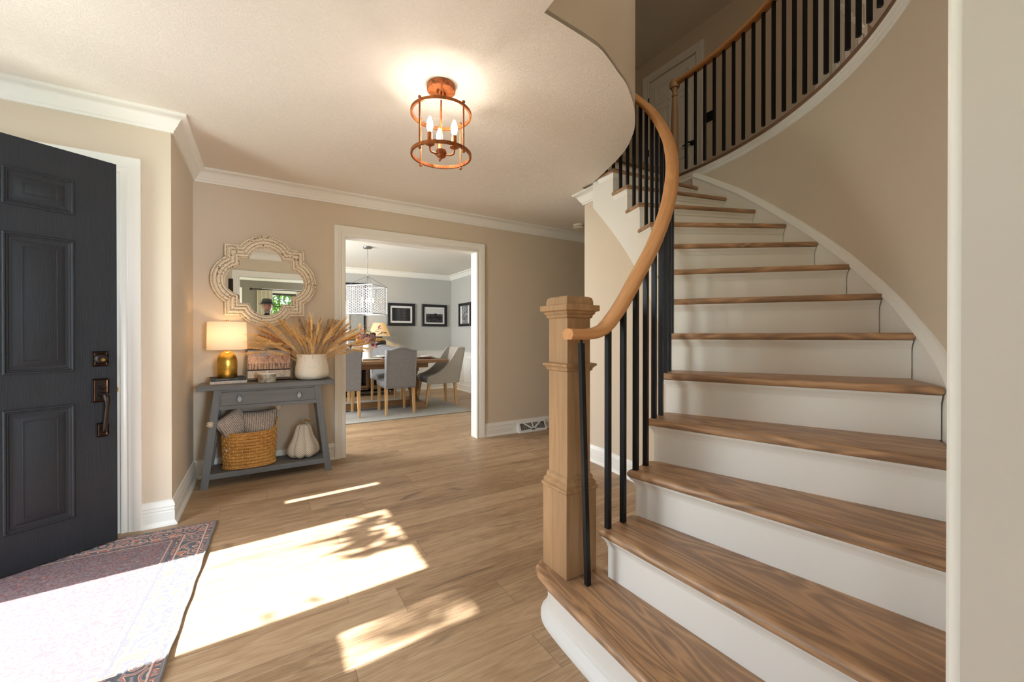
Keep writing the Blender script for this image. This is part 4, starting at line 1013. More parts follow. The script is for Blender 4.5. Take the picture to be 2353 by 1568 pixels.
build('canvas',[(x,y-.006,z) for x,y,z in box(-.155,.155,-.004,.010,-.118,.118)[0]] and ([(x,y-.002,z) for x,y,z in box(-.155,.155,-.004,.010,-.118,.118)[0]],box(0,1,0,1,0,1)[1]),M['autumn_painting'],pa,loc=(0,0,.135),smooth=False)
build('frame',sweep([(-.155,0,.017),(-.155,0,.253),(.155,0,.253),(.155,0,.017)],(0,-1,0),[(-.003,-.012),(-.003,.010),(.012,.012),(.014,.012),(.014,-.012)],closed=True),M['frame_driftwood'],pa)
# marble box
t=NT('marble_grey'); n=t.noise(t.coord((1,1,1)),14,6,.65,2.2); M['marble_grey']=t.set(t.ramp(n,[(.35,srgb('#6f675c')),(.48,srgb('#a89d8c')),(.56,srgb('#cbbfac')),(.62,srgb('#857c70')),(.7,srgb('#b7ab98'))]),.35)
mbx=thing('marble_box','round grey marble box with white lid and knob on the console','box',(.020,3.80,CTZ))
build('body',lathe([(.001,0),(.060,0),(.063,.003),(.063,.062),(.001,.062)],36),M['marble_grey'],mbx)
ld=build('lid',lathe([(.001,.063),(.061,.063),(.064,.066),(.062,.073),(.001,.075)],36),M['stone_white'],mbx); build('knob',sphere((0,0,.083),.011,16,10,(1,1,.8)),M['stone_white'],ld)
# cream vase
vs=thing('cream_vase','wide cream stoneware vase holding dried wheat at the console table right end','vase',(.350,3.86,CTZ))
t=NT('speckled_cream'); n=t.noise(t.coord(),140,2,.5); M['speckled_cream']=t.set(t.ramp(n,[(.60,srgb('#e3dac8')),(.70,srgb('#b6a78d'))]),.6)
build('body',lathe([(.001,0),(.085,0),(.110,.008),(.127,.030),(.132,.055),(.129,.095),(.121,.140),(.116,.175),(.117,.196),(.121,.208),(.121,.214),(.116,.214),(.111,.200),(.110,.170),(.118,.10),(.118,.05),(.09,.02),(.001,.018)],48),M['speckled_cream'],vs,ang=60)
# dried stems
def drymat(name,a,b):
    t=NT(name); n=t.noise(t.coord(),50,3); M[name]=t.set(t.ramp(n,[(.35,srgb(a)),(.65,srgb(b))]),.8); return t.m
drymat('wheat_gold','#dfae66','#f2d498'); drymat('stem_straw','#d3a25a','#e8c080'); drymat('rust_dry','#b0661f','#cd853a'); drymat('brown_dry','#85603a','#a88252')
def bend(L,b,n=10): # a stem rising then bending to +x
    return [(b*(i/n)**2.2*L*.9,0,L*(i/n)*(1-.28*b*(i/n)**2)) for i in range(n+1)]
def wheat(L,b,seed,thin=.0013):
    r=random.Random(seed); P=[Vector(p) for p in bend(L,b)]
    o=bpy.data.objects.new('wheat_stem',None); COL.objects.link(o)
    build('stem',tube([tuple(p) for p in P[:9]],thin,5),M['stem_straw'],o)
    e0=P[8]; e1=P[10]+(P[10]-P[9])*.8; d=(e1-e0); m=MB(); k=11
    s=d.normalized().orthogonal().normalized(); s2=d.normalized().cross(s)
    for i in range(k*2):
        t_=(i//2)/k; c=e0+d*t_; sg=1 if i%2 else -1
        a=c+s*sg*.0035; b_=c+s*sg*.0075+d*.10+s2*r.uniform(-.003,.003)
        m.add(tube([tuple(a),tuple(a*.5+b_*.5+s*sg*.0015),tuple(b_)],[.0022,.0044,.001],5))
    build('seed_head',m,M['wheat_gold'],o)
    m=MB()
    for i in range(24):
        t_=r.uniform(.1,1); c=e0+d*t_; q=c+d.normalized()*r.uniform(.06,.10)+s*r.uniform(-.022,.022)+s2*r.uniform(-.022,.022)
        m.add(tube([tuple(c),tuple(q)],[.0008,.0004],3))
    build('awns',m,M['wheat_gold'],o); return o
def plume(L,b,seed,mat,w=.014,name='dried_plume',fl=.5):
    r=random.Random(seed); P=[Vector(p) for p in bend(L,b,14)]
    o=bpy.data.objects.new(name,None); COL.objects.link(o)
    build('stem',tube([tuple(p) for p in P],[.0016]*14+[.0008],5),mat,o)
    m=MB()
    for i in range(230):
        t_=r.uniform(1-fl,1); x=t_*14; j=min(13,int(x)); c=P[j].lerp(P[j+1],x-j); ww=w*(1-abs((t_-(1-fl))/fl-.45)*1.3)
        ww=max(ww,.003); q=c+Vector((r.gauss(0,ww*.6),r.gauss(0,ww*.6),r.gauss(.004,ww*.5)))
        a=r.uniform(.0012,.0030); m.add(([tuple(q+Vector(z)*a) for z in ((1,0,0),(0,1,0),(-1,0,0),(0,-1,0),(0,0,1.8),(0,0,-1.8))],[(0,1,4),(1,2,4),(2,3,4),(3,0,4),(1,0,5),(2,1,5),(3,2,5),(0,3,5)]))
    build('seed_plume',m,mat,o); return o
WH=[wheat(.44,.30,1),wheat(.42,.50,2),wheat(.38,.20,3),wheat(.34,.40,4),wheat(.29,.25,7),wheat(.25,.30,8)]
VX,VY,VZ=.350,3.86,CTZ+.10
_ex=[(0,176,26),(2,183,34),(0,170,50),(1,182,44),(2,178,12),(0,0,12),(2,5,30),(0,-5,36),(1,3,44),(2,10,20),(0,-3,58),(0,100,20),(2,70,26),(0,-100,12),(2,-80,16),(0,20,40),(0,160,40),(2,110,6),(3,-60,20),(3,-120,20),(3,-90,28)]
def place(src,first,az,loc,tilt,label,cat,group):
    o=src if first else None
    if o is None:
        o=src.copy(); COL.objects.link(o)
        for ch in list(src.children):
            c=ch.copy(); COL.objects.link(c); c.parent=o
    o.location=loc; o.rotation_euler=(0,tilt,az)
    tag(o,label,cat,group); return o
used=set()
# (source, azimuth in the wall plane: 0 = right, 180 = left, lean)
specs=[]
rr=random.Random(11)
for az,ti,s in [(180,38,0),(176,48,1),(184,30,0),(172,22,2),(188,52,0),(165,40,1),(195,18,2),(180,62,1),(178,70,0),(0,22,0),(8,34,1),(-6,44,0),(-12,56,1),(4,52,2),(14,16,0),(-20,26,3),(10,62,1),(-4,66,0),(90,10,0),(60,16,2),(120,14,0),(-90,14,3),(-70,24,3),(-110,22,3),(-60,34,2),(-120,34,2),(-95,36,1),(45,20,0),(135,20,2),(30,28,2),(150,30,0),(-140,44,1),(-40,46,0)]:
    specs.append((s,az,ti))
_ex+=[(4,178,30),(5,186,44),(4,170,52),(5,180,60),(4,0,32),(5,6,46),(4,-6,54),(5,0,62),(4,90,10),(5,60,20),(4,-60,26),(5,-90,34),(4,-120,26),(5,-110,14),(4,-75,8),(5,-45,44),(4,-135,44),(5,120,22),(5,-90,50),(4,-100,40)]
specs+=_ex
for s,az,ti in specs:
    ti=ti*(.45 if 25<(az%360)<155 else 1)
    src=WH[s]; f=s not in used; used.add(s); a=rad(az+rr.uniform(-6,6))
    place(src,f,a,(VX+.05*math.cos(a),VY+.045*math.sin(a),VZ),rad(ti*.70),'golden dried wheat stem fanning out of the cream vase','dried stem','wheat stems in the cream vase')
PL=[plume(.47,.28,5,M['rust_dry'],.016,'rust_plume',.45),plume(.44,.12,6,M['brown_dry'],.022,'brown_grass_plume',.55)]
ru=[(180,40,.030),(176,46,.0),(172,16,0),(8,12,0),(4,30,0),(-8,44,0),(-100,10,0)]
for i,(az,ti,_) in enumerate(ru):
    a=rad(az); place(PL[0],i==0,a,(VX+.035*math.cos(a),VY+.03*math.sin(a),VZ),rad(ti*.8),'rust orange dried flower plume among the wheat in the cream vase','dried stem','rust plumes in the cream vase')
br=[(0,14),(30,10),(150,8),(90,14),(10,24),(-30,12),(60,4)]
for i,(az,ti) in enumerate(br):
    a=rad(az); place(PL[1],i==0,a,(VX+.03*math.cos(a)+.02,VY+.03*math.sin(a),VZ),rad(ti*.9),'wispy brown dried grass plume in the middle of the cream vase','dried stem','brown grass plumes in the cream vase')
# ============================================================ wall mirror
mr=thing('wall_mirror','quatrefoil wall mirror in distressed cream frame hanging above the console','mirror',(.014,4.011,1.584))
mr.rotation_euler=(rad(.3),0,0)
def quatre(sq,lr,n=12):
    """square half size sq with a semicircular-ish lobe of radius lr, centred so it meets the square at half width hw"""
    out=[]
    hw=lr[1]; R=lr[0]; cy=math.sqrt(max(0,R*R-hw*hw)); 
    a0=math.atan2(cy,hw) # start angle of the arc above the centre line
    def lobe(rot):
        pts=[]
        for i in range(n+1):
            a=(a0)+(PI-2*a0)*i/n; x=R*math.cos(a); y=sq-cy+R*math.sin(a)
            pts.append((x,y))
        return [(p[0]*math.cos(rot)-p[1]*math.sin(rot),p[0]*math.sin(rot)+p[1]*math.cos(rot)) for p in pts]
    for k in range(4):
        rot=k*PI/2
        c=(sq,sq); out.append((c[0]*math.cos(rot)-c[1]*math.sin(rot),c[0]*math.sin(rot)+c[1]*math.cos(rot))); out+=lobe(rot)
    return out
NQ=20
QO=quatre(.288,(.223,.182),NQ); QI=quatre(.184,(.120,.118),NQ)
prof=[(0,.0),(0.0,.030),(.06,.040),(.12,.038),(.15,.030),(.17,.030),(.20,.038),(.30,.046),(.38,.042),(.42,.031),(.445,.031),(.48,.038),(.58,.041),(.66,.037),(.69,.027),(.715,.027),(.75,.033),(.86,.032),(.89,.023),(.91,.023),(.94,.026),(1,.018),(1,0)]
grv={4,9,14,18}
v=[];f=[];mi_=[];n=len(QO)
for t_,d in prof:
    for (a,b),(c,e) in zip(QO,QI): v.append((a+(c-a)*t_,-d,b+(e-b)*t_))
for j in range(len(prof)-1):
    for i in range(n): k=(i+1)%n; f.append((j*n+i,j*n+k,(j+1)*n+k,(j+1)*n+i)); mi_.append(1 if j in grv else 0)
mb=MB(); mb.add((v,f)); mb.mi=mi_
build('frame',mb,[M['chipped_white'],M['chipped_groove']],mr,ang=28)
QG=quatre(.190,(.1235,.121),NQ); n=len(QG)
build('glass',([(a,-.008,b) for a,b in QG]+[(a,-.004,b) for a,b in QG],[tuple(range(n)),tuple(range(n,2*n))[::-1]]+[(i,(i+1)%n,n+(i+1)%n,n+i) for i in range(n)]),M['mirror_glass'],mr,smooth=False)
# ============================================================ basket, pillows, gourd on the shelf
def basketm():
    t=NT('basket_weave'); n=t.noise(t.coord((1,1,4)),45,4,.7,1.0); n2=t.noise(t.coord(),8,3)
    M['basket_weave']=t.set(t.ramp(t.math('ADD',t.math('MULTIPLY',n,.75),t.math('MULTIPLY',n2,.25)),[(.34,srgb('#7a4d1f')),(.46,srgb('#b27a35')),(.58,srgb('#cf9a50')),(.72,srgb('#dcb069'))]),.6); t.bump(n,.4,.002)
basketm(); plain('basket_stake','#d9b36a',.6)
bk=thing('wicker_basket','oval woven wicker basket full of pillows on the console shelf','basket',(-.098,3.835,.107))
def ov(a,rx,ry):
    p=2.5; c,s=math.cos(a),math.sin(a); return (rx*abs(c)**(2/p)*(1 if c>0 else -1),ry*abs(s)**(2/p)*(1 if s>0 else -1))
rows=11; NA_=216; seg=18; hgt=.275; v=[];f=[]; per=7
lev=rows*per
for j in range(lev+1):
    tj=j/lev; z=.006+tj*(hgt-.012); row=min(rows-1,int(tj*rows)); ft=tj*rows-row
    sc=.94+.06*tj+.012*math.sin(PI*tj)
    for i in range(NA_):
        a=2*PI*i/NA_; u=a/(2*PI)*seg+(row%2)*.5; q=abs(math.cos(PI*u))
        bump_=.010*math.sin(PI*ft)**.6*(.35+.65*q**.5)
        x,y=ov(a,.178*sc+bump_,.122*sc+bump_); zz=z*(1+0)+.035*tj*abs(math.cos(a))**6
        v.append((x,y,zz))
for j in range(lev):
    for i in range(NA_): k=(i+1)%NA_; f.append((j*NA_+i,j*NA_+k,(j+1)*NA_+k,(j+1)*NA_+i))
f.append(tuple(range(NA_))[::-1])
mb=MB(); mb.add((v,f))
for row in range(rows):
    for s_ in range(seg):
        a=2*PI*((s_+.5-(row%2)*.5)/seg)
        z0=.006+(row+.02)/rows*(hgt-.012); z1=.006+(row+.98)/rows*(hgt-.012); tm=(row+.5)/rows; sc=.94+.06*tm+.012*math.sin(PI*tm)
        x,y=ov(a,.178*sc+.007,.122*sc+.007); lift=.035*tm*abs(math.cos(a))**6
        mb.add(tube([(x*.99,y*.99,z0+lift),(x,y,(z0+z1)/2+lift),(x*.99,y*.99,z1+lift)],.0024,5),mi=1)
build('woven_body',mb,[M['basket_weave'],M['basket_stake']],bk,ang=80)
rim=[]
for i in range(NA_):
    a=2*PI*i/NA_; x,y=ov(a,.182,.126); rim.append((x,y,hgt-.003+.035*abs(math.cos(a))**6+.0015*math.sin(i*1.4)))
build('rim',tube(rim,[.0062+.0016*math.sin(i*1.9) for i in range(NA_)],7,closed=True),M['basket_weave'],bk)
bs=[(x*.965,y*.965,.008) for x,y,z in rim]; build('base_braid',tube(bs,[.0065+.0016*math.sin(i*1.9) for i in range(NA_)],7,closed=True),M['basket_weave'],bk)
for s in (-1,1):
    hp=[(s*.180,-.045,hgt+.02),(s*.184,-.040,hgt+.05),(s*.184,-.02,hgt+.074),(s*.184,.02,hgt+.074),(s*.184,.04,hgt+.05),(s*.180,.045,hgt+.02)]
    hc=smooth_curve(hp,5); build('handle',tube(hc,[.0062+.0014*math.sin(i*2.1) for i in range(len(hc))],7),M['basket_weave'],bk)
def pillowmat(name,rot):
    t=NT(name); v=t.coord((1,1,1)); w=t.n('TexWave',wave_type='BANDS',bands_direction='X',i_Scale=26.0,i_Distortion=1.2,i_Detail=3.0,i_Detail_Scale=6.0); t.l(v,w.inputs[0])
    n=t.noise(t.coord((1,1,.3)),110,3,.8); f_=t.math('ADD',t.math('MULTIPLY',w.outputs[1],.35),t.math('MULTIPLY',n,.65))
    M[name]=t.set(t.ramp(f_,[(.26,srgb('#6f6560')),(.42,srgb('#8f827a')),(.56,srgb('#aa9c90')),(.72,srgb('#cbbeac'))]),.95); t.bump(f_,.6,.003)
pillowmat('pillow_stripe',0)
t=NT('pompom_yarn'); n=t.noise(t.coord(),130,2,.8); M['pompom_yarn']=t.set(t.ramp(n,[(.36,srgb('#8a8078')),(.46,srgb('#e0d6c6')),(.56,srgb('#d09142')),(.62,srgb('#eadfce')),(.72,srgb('#5f5a5a'))],'CONSTANT'),.95)
def pillow(label,loc,rot,w,h,t_):
    o=thing('throw_pillow',label,'pillow',loc,0,'striped pillows in the basket'); o.rotation_euler=rot
    N_=22; v=[];f=[]
    for s in (1,-1):
        for j in range(N_+1):
            for i in range(N_+1):
                u=-1+2*i/N_; q=-1+2*j/N_; pin=1-.07*(1-abs(u)**2)*abs(q)**3; pin2=1-.07*(1-abs(q)**2)*abs(u)**3
                d=max(0,(1-u**4)*(1-q**4))**.55
                v.append((u*w/2*pin2*(.88+.12*q),s*d*t_/2,q*h/2*pin))
    m_=(N_+1)
    for s in (0,1):
        for j in range(N_):
            for i in range(N_):
                a=s*m_*m_+j*m_+i; f.append((a,a+1,a+m_+1,a+m_) if s else (a,a+m_,a+m_+1,a+1))
    q=build('cushion',(v,f),M['pillow_stripe'],o,ang=180)
    bm=bmesh.new(); bm.from_mesh(q.data); bmesh.ops.remove_doubles(bm,verts=bm.verts,dist=1e-5); bmesh.ops.recalc_face_normals(bm,faces=bm.faces); bm.to_mesh(q.data); bm.free()
    rn_=random.Random(5)
    for cx in (-1,1):
        for cz in ((1,) if w>.25 else ((-1,1) if cx<0 else (1,))):
            vv,ff=sphere((0,0,0),.023,16,12); vv=[tuple(Vector(p)*(1+rn_.uniform(-.14,.14))) for p in vv]
            build('pompom',([(p[0]+cx*(w/2+.004),p[1],p[2]+cz*(h/2+.004)) for p in vv],ff),M['pompom_yarn'],o)
    return o
pillow('striped pompom pillow standing upright at the right in the basket',(-.033,3.812,.398),(rad(-6),rad(-3),rad(-4)),.270,.285,.11)
pillow('striped pompom pillow tilted on its corner at the left in the basket',(-.200,3.795,.430),(rad(-2),rad(-30),rad(35)),.24,.235,.09)
def gourdmat():
    t=NT('herringbone_knit'); tc=t.n('TexCoord'); sp=t.n('SeparateXYZ'); t.l(tc.outputs['UV'],sp.inputs[0]); u,w=sp.outputs[0],sp.outputs[1]
    tri=t.math('ABSOLUTE',t.math('SUBTRACT',t.math('FRACT',t.math('MULTIPLY',u,2.0)),.5)); s=t.math('FRACT',t.math('ADD',t.math('MULTIPLY',w,30.0),t.math('MULTIPLY',tri,9.0)))
    c=t.ramp(s,[(.0,srgb('#6f5f4c')),(.2,srgb('#978670')),(.4,srgb('#ddd3c2')),(.85,srgb('#ddd3c2')),(1.0,srgb('#8b7a66'))]); t.bump(s,.3,.001); M['herringbone_knit']=t.set(c,.9)
gourdmat()
go=thing('fabric_gourd','cream herringbone fabric gourd with curled stem on the console shelf','gourd',(.280,3.845,.107))
LOB=7; nA=LOB*14; prof=[(.001,.010),(.045,.002),(.085,.006),(.112,.030),(.121,.062),(.115,.098),(.097,.135),(.079,.172),(.069,.205),(.062,.235),(.050,.262),(.030,.276),(.008,.270)]
prof=smooth_curve(prof,3); v=[];f=[];uv=[]
for r_,z_ in prof:
    for i in range(nA+1):
        a=2*PI*i/nA; lob=abs(math.cos(a*LOB/2+.3)); k_=.79+.21*lob**.5; rr_=max(r_,.0005)*k_
        v.append((rr_*math.cos(a)*1.04,rr_*math.sin(a)*.95,z_+ (.012*(1-lob) if z_<.03 else 0))); uv.append((a*LOB/2/PI/2+.3/PI/2+.0,z_*2))
for j in range(len(prof)-1):
    for i in range(nA): f.append((j*(nA+1)+i,j*(nA+1)+i+1,(j+1)*(nA+1)+i+1,(j+1)*(nA+1)+i))
mb=MB(); mb.add((v,f),uv=uv); build('body',mb,M['herringbone_knit'],go,ang=180)
build('stem',tube(smooth_curve([(0,0,.262),(.002,0,.285),(.012,0,.300),(.024,0,.308),(.032,0,.300),(.040,0,.294),(.050,0,.299),(.056,0,.302)],4),[.012,.0115,.011,.0105,.010,.0095,.009,.0085,.008,.0078,.0076,.0074,.0072,.007,.007,.007,.007,.007,.007,.007,.007,.007,.0068,.0066,.0064,.0062,.006,.0056,.005],8),plain('gourd_stem','#8b6b3f',.8),go)
# ============================================================ ceiling light
RC=M['rust_copper']
fx,fy,_=(.795,2.012,0)
cf=thing('ceiling_light','rusty copper open drum ceiling light with three glowing candle bulbs','ceiling light',(fx,fy,C1))
build('canopy',lathe([(.001,-.0005),(.072,-.0005),(.074,-.003),(.074,-.028),(.071,-.031),(.001,-.031)],36),RC,cf)
build('centre_rod',tube([(0,0,-.03),(0,0,-.345)],.0045,8),RC,cf)
build('yoke',tube(smooth_curve([(-.02,0,-.031),(-.02,0,-.052),(0,0,-.060),(.02,0,-.052),(.02,0,-.031)],3),.006,8),RC,cf)
zt_,zb_=-.150,-.364; RG=.1535
def band(z): return lathe([(RG-.006,z-.008),(RG+.004,z-.008),(RG+.004,z+.008),(RG-.006,z+.008),(RG-.006,z-.008)],56)
for nm,z in (('top_ring',zt_),('bottom_ring',zb_)):
    o=build(nm,band(z),RC,cf,ang=40)
    bm=bmesh.new(); bm.from_mesh(o.data); bmesh.ops.delete(bm,geom=[q for q in bm.faces if len(q.verts)>4],context='FACES_ONLY'); bm.to_mesh(o.data); bm.free()
for k,a in enumerate((205,295,25,115)):
    x,y=RG*math.cos(rad(a)),RG*math.sin(rad(a)); x*=.995;y*=.995
    r_=build('upright_rod',tube([(x,y,zt_+.014),(x,y,zb_-.014)],.0045,8),RC,cf)
    build('ball_finial',sphere((x,y,zt_+.017),.0085,12,8),RC,r_); build('ball_finial',sphere((x,y,zb_-.017),.0085,12,8),RC,r_)
for a in (205+45,25+45):
    x,y=RG*math.cos(rad(a)),RG*math.sin(rad(a))
    build('swag_arm',tube(smooth_curve([(0,0,-.055),(x*.35,y*.35,-.085),(x*.7,y*.7,-.12),(x,y,zt_)],4),.0045,7),RC,cf)
hub=build('hub',lathe([(.001,-.333),(.020,-.333),(.026,-.338),(.028,-.360),(.022,-.372),(.006,-.378),(.006,-.384),(.001,-.386)],24),RC,cf)
for k,a in enumerate((196,316,76)):
    x,y=.072*math.cos(rad(a)),.072*math.sin(rad(a))
    ar=build('candle_arm',tube(smooth_curve([(0,0,-.352),(x*.5,y*.5,-.366),(x*.9,y*.9,-.366),(x,y,-.352),(x,y,-.335)],3),.005,7),RC,cf)
    build('drip_cup',lathe([(.001,-.338),(.012,-.338),(.024,-.331),(.024,-.328),(.001,-.329)],20,(x,y)),RC,ar)
    build('candle_sleeve',lathe([(.001,-.329),(.0125,-.329),(.0125,-.270),(.001,-.270)],18,(x,y)),M['brass'] if False else RC,ar)
    build('candle_bulb',lathe([(.001,-.271),(.007,-.270),(.013,-.255),(.0165,-.238),(.015,-.220),(.009,-.200),(.004,-.190),(.001,-.186)],16,(x,y)),M['bulb_ceiling'],ar)
# ============================================================ dining room contents
DO,DU,LO=M['dining_oak'],M['dining_oak_upright'],M['leg_oak']
rg2=tag(build('dining_rug',box(-.9,2.64,5.48,7.35,.001,.010),M['rug_grey'],smooth=False),'flat pale grey rug under the dining table','rug')
RZ=.010
dt=thing('dining_table','long oak trestle dining table with turned pedestals on the grey rug','table',(1.33,6.40,RZ))
build('tabletop',box(-1.13,1.13,-.48,.48,.712,.752),DO,dt,smooth=False,bevel=.004)
build('apron',box(-.85,.85,-.33,.33,.632,.7115),DO,dt,smooth=False,bevel=.002)
build('leaf_runner',box(.85,1.0,-.20,.20,.690,.7115),DO,dt,smooth=False)
for s in (-1,1):
    x=.72*s
    build('pedestal',lathe([(.001,.10),(.075,.10),(.078,.115),(.060,.125),(.070,.140),(.070,.155),(.058,.165),(.068,.180),(.066,.195),(.060,.21),(.085,.27),(.098,.34),(.085,.42),(.058,.48),(.055,.50),(.070,.515),(.070,.53),(.060,.545),(.085,.56),(.085,.632),(.001,.632)],32,(x,0)),DU,dt)
    ft=build('foot',hexa([(x-.07,-.43,0),(x+.07,-.43,0),(x+.07,.43,0),(x-.07,.43,0)],[(x-.06,-.34,.105),(x+.06,-.34,.105),(x+.06,.34,.105),(x-.06,.34,.105)]),DO,dt,smooth=False,bevel=.004)
build('stretcher',box(-.655,.655,-.04,.04,.025,.105),DO,dt,smooth=False,bevel=.003)
def backpoly(w,z0,z1,cam_=.05,n=16):
    P=[(-w,z0),(w,z0)]
    for i in range(n+1):
        u=1-2*i/n; h=z1-cam_+cam_*(math.cos(u*PI*1.0)*.5+.5 if abs(u)<.72 else (math.cos(.72*PI)*.5+.5)-(abs(u)-.72)*.05)
        P.append((w*u,h))
    return P
def xz_slab(P,y0,y1,lean=0,zr=.4):
    n=len(P); v=[(x,y0-lean*max(0,z-zr),z) for x,z in P]+[(x,y1-lean*max(0,z-zr),z) for x,z in P]
    return v,[tuple(range(n)),tuple(range(n,2*n))[::-1]]+[(i,n+i,n+(i+1)%n,(i+1)%n) for i in range(n)]
def dining_chair(label,loc,rz,nails=False,mat=None):
    mat=mat or M['linen_grey']
    c=thing('dining_chair',label,'chair',loc,rz)
    w=.222; P=backpoly(w,.372,.965)
    build('backrest',xz_slab(P,-.300,-.222,.10),mat,c,bevel=.014,seg=3)
    path=[(x*.93,-.303-.10*max(0,z-.4),.40+(z-.4)*.965 if z>.4 else z+.02) for x,z in P]
    build('welt_piping',tube(path,.004,6,closed=True),mat,c)
    path=[(x*.99,-.296-.10*max(0,z-.4),z) for x,z in P[1:]+P[:1]]
    st_=build('seat',box(-.224,.224,-.228,.235,.372,.470),M['linen_seat'],c,bevel=.03,seg=4)
    v=[];f=[];n=10
    for j in range(n+1):
        for i in range(n+1):
            u=-1+2*i/n;q=-1+2*j/n; v.append((u*.205,.0+q*.205+.01,.462+.030*max(0,(1-u**4)*(1-q**4))**.6))
    for j in range(n):
        for i in range(n): a=j*(n+1)+i; f.append((a,a+1,a+n+2,a+n+1))
    build('seat_crown',(v,f),M['linen_seat'],st_)
    if nails:
        e=[(x,-.2185-.10*max(0,z-.4),z) for x,z in [(a*.965,b-.012 if b>.5 else b) for a,b in P[1:]]]
        L=[];R=[]
        for p,q in zip(e[:-1],e[1:]):
            p=Vector(p);q=Vector(q); d=(q-p).length; k=max(1,int(d/.009))
            for i in range(k): L.append(tuple(p.lerp(q,i/k)))
        R=[.0046 if (i%2) else .0016 for i in range(len(L))]
        build('nailhead_trim',tube(L,R,6),M['steel_grey'],c)
    for x,y,dx,dy in ((-.19,.19,0,0),(.19,.19,0,0),(-.195,-.245,-.005,-.03),(.195,-.245,.005,-.03)):
        build('leg',hexa([(x+dx-.015,y+dy-.015,0),(x+dx+.015,y+dy-.015,0),(x+dx+.015,y+dy+.015,0),(x+dx-.015,y+dy+.015,0)],[(x-.022,y-.022,.375),(x+.022,y-.022,.375),(x+.022,y+.022,.375),(x-.022,y+.022,.375)]),LO,c,smooth=False,bevel=.002)
    return c
dining_chair('grey linen dining chair nearest the doorway, its back to the foyer',(1.665,6.060,RZ),0)
dining_chair('grey linen dining chair half hidden behind the left doorway casing',(.905,6.070,RZ),0)
dining_chair('nailhead-trimmed grey chair on the far side of the table facing the doorway',(1.80,7.02,RZ),rad(180),True,M['linen_far'])
dining_chair('grey chair on the far side of the table behind the flower pitcher',(1.02,7.02,RZ),rad(180),True,M['linen_far'])
# host chair at the right end, with sloping arms
LP=M['linen_pale']
hc=thing('host_chair','pale linen host chair with sloping arms at the right end of the dining table','chair',(2.42,6.345,RZ),rad(90))
w=.25
build('backrest',xz_slab([(-w,.36),(w,.36),(w,.90),(w-.02,.935),(0,.945),(-w+.02,.935),(-w,.90)],-.30,-.215,.22),LP,hc,bevel=.02,seg=3)
build('seat',box(-.225,.225,-.22,.235,.37,.475),M['linen_seat'],hc,bevel=.03,seg=4)
for s in (-1,1):
    P=[(.235,.36),(.250,.40),(.240,.47),(.20,.492),(.12,.515),(.04,.555),(-.04,.615),(-.11,.69),(-.17,.775),(-.225,.86),(-.27,.925),(-.31,.935),(-.385,.93),(-.265,.36)]
    n=len(P); x0,x1=s*.222,s*.262
    v=[(x0,y,z) for y,z in P]+[(x1,y,z) for y,z in P]
    build('arm',(v,[tuple(range(n)),tuple(range(n,2*n))[::-1]]+[(i,n+i,n+(i+1)%n,(i+1)%n) for i in range(n)]),LP,hc,bevel=.008,seg=2)
for x,y,dx,dy in ((-.215,.20,0,.06),(.215,.20,0,.06),(-.215,-.235,0,-.02),(.215,-.235,0,-.02)):
    build('leg',hexa([(x+dx-.015,y+dy-.015,0),(x+dx+.015,y+dy-.015,0),(x+dx+.015,y+dy+.015,0),(x+dx-.015,y+dy+.015,0)],[(x-.023,y-.023,.368),(x+.023,y-.023,.368),(x+.023,y+.023,.368),(x-.023,y+.023,.368)]),LO,hc,smooth=False,bevel=.002)
# place settings
TZ=RZ+.7525
plain('plate_dark','#55524f',.5); plain('napkin_rust','#b5562f',.85)
def setting(x,y,where,rz):
    a=thing('charger_plate','dark charger plate '+where,'plate',(x,y,TZ),0); build('plate',lathe([(.001,0),(.10,0),(.155,.010),(.158,.013),(.10,.005),(.001,.005)],32),M['plate_dark'],a)
    b=thing('napkin','folded rust orange napkin '+where,'napkin',(x,y,TZ+.0135),rz); build('cloth',box(-.15,.17,-.06,.06,0,.004),M['napkin_rust'],b,bevel=.0015)
    c=thing('dinner_plate','white dinner plate '+where,'plate',(x,y,TZ+.018),0); build('plate',lathe([(.001,0),(.07,0),(.125,.013),(.127,.016),(.07,.005),(.001,.005)],32),M['ceramic_white'],c)
    d=thing('bowl','white bowl on the dinner plate '+where,'bowl',(x,y,TZ+.0235),0); build('bowl',lathe([(.001,0),(.045,0),(.075,.016),(.090,.030),(.087,.030),(.045,.005),(.001,.005)],32),M['ceramic_white'],d)
setting(2.25,6.38,'at the right end of the dining table',rad(95))
setting(1.62,6.70,'on the far side of the dining table',rad(5))
setting(1.64,6.12,'just beyond the nearest chair back',rad(5))
tv=thing('serving_tray','low white stone tray under the pitcher on the dining table','tray',(1.38,6.42,TZ))
build('slab',box(-.15,.17,-.11,.11,.014,.026),M['stone_white'],tv,bevel=.004); 
for x in (-.12,.14):
    for y in (-.08,.08): build('foot',cyl((x,y),.012,0,.014,14),M['stone_white'],tv)
pi_=thing('pitcher','ribbed white ceramic pitcher holding autumn flowers on the dining table','pitcher',(1.345,6.42,TZ+.0265))
pr=[(.001,0),(.072,0),(.076,.004)]
for i in range(30): z=.008+i*.0075; pr.append((.076-.018*(i/30)**1.0+(.0008 if i%2 else 0),z))
pr+= [(.058,.240),(.060,.250),(.056,.250),(.054,.235),(.06,.05),(.001,.03)]
build('body',lathe(pr,36),M['ceramic_white'],pi_,ang=60)
build('handle',tube(smooth_curve([(.052,0,.215),(.075,0,.236),(.103,0,.225),(.108,0,.195),(.095,0,.155),(.068,0,.125)],4),.0085,8),M['ceramic_white'],pi_)
def petal(name,cols):
    t=NT(name); n=t.noise(t.coord(),60,3,.8); M[name]=t.set(t.ramp(n,[(.3,srgb(cols[0])),(.5,srgb(cols[1])),(.7,srgb(cols[2]))]),.8)
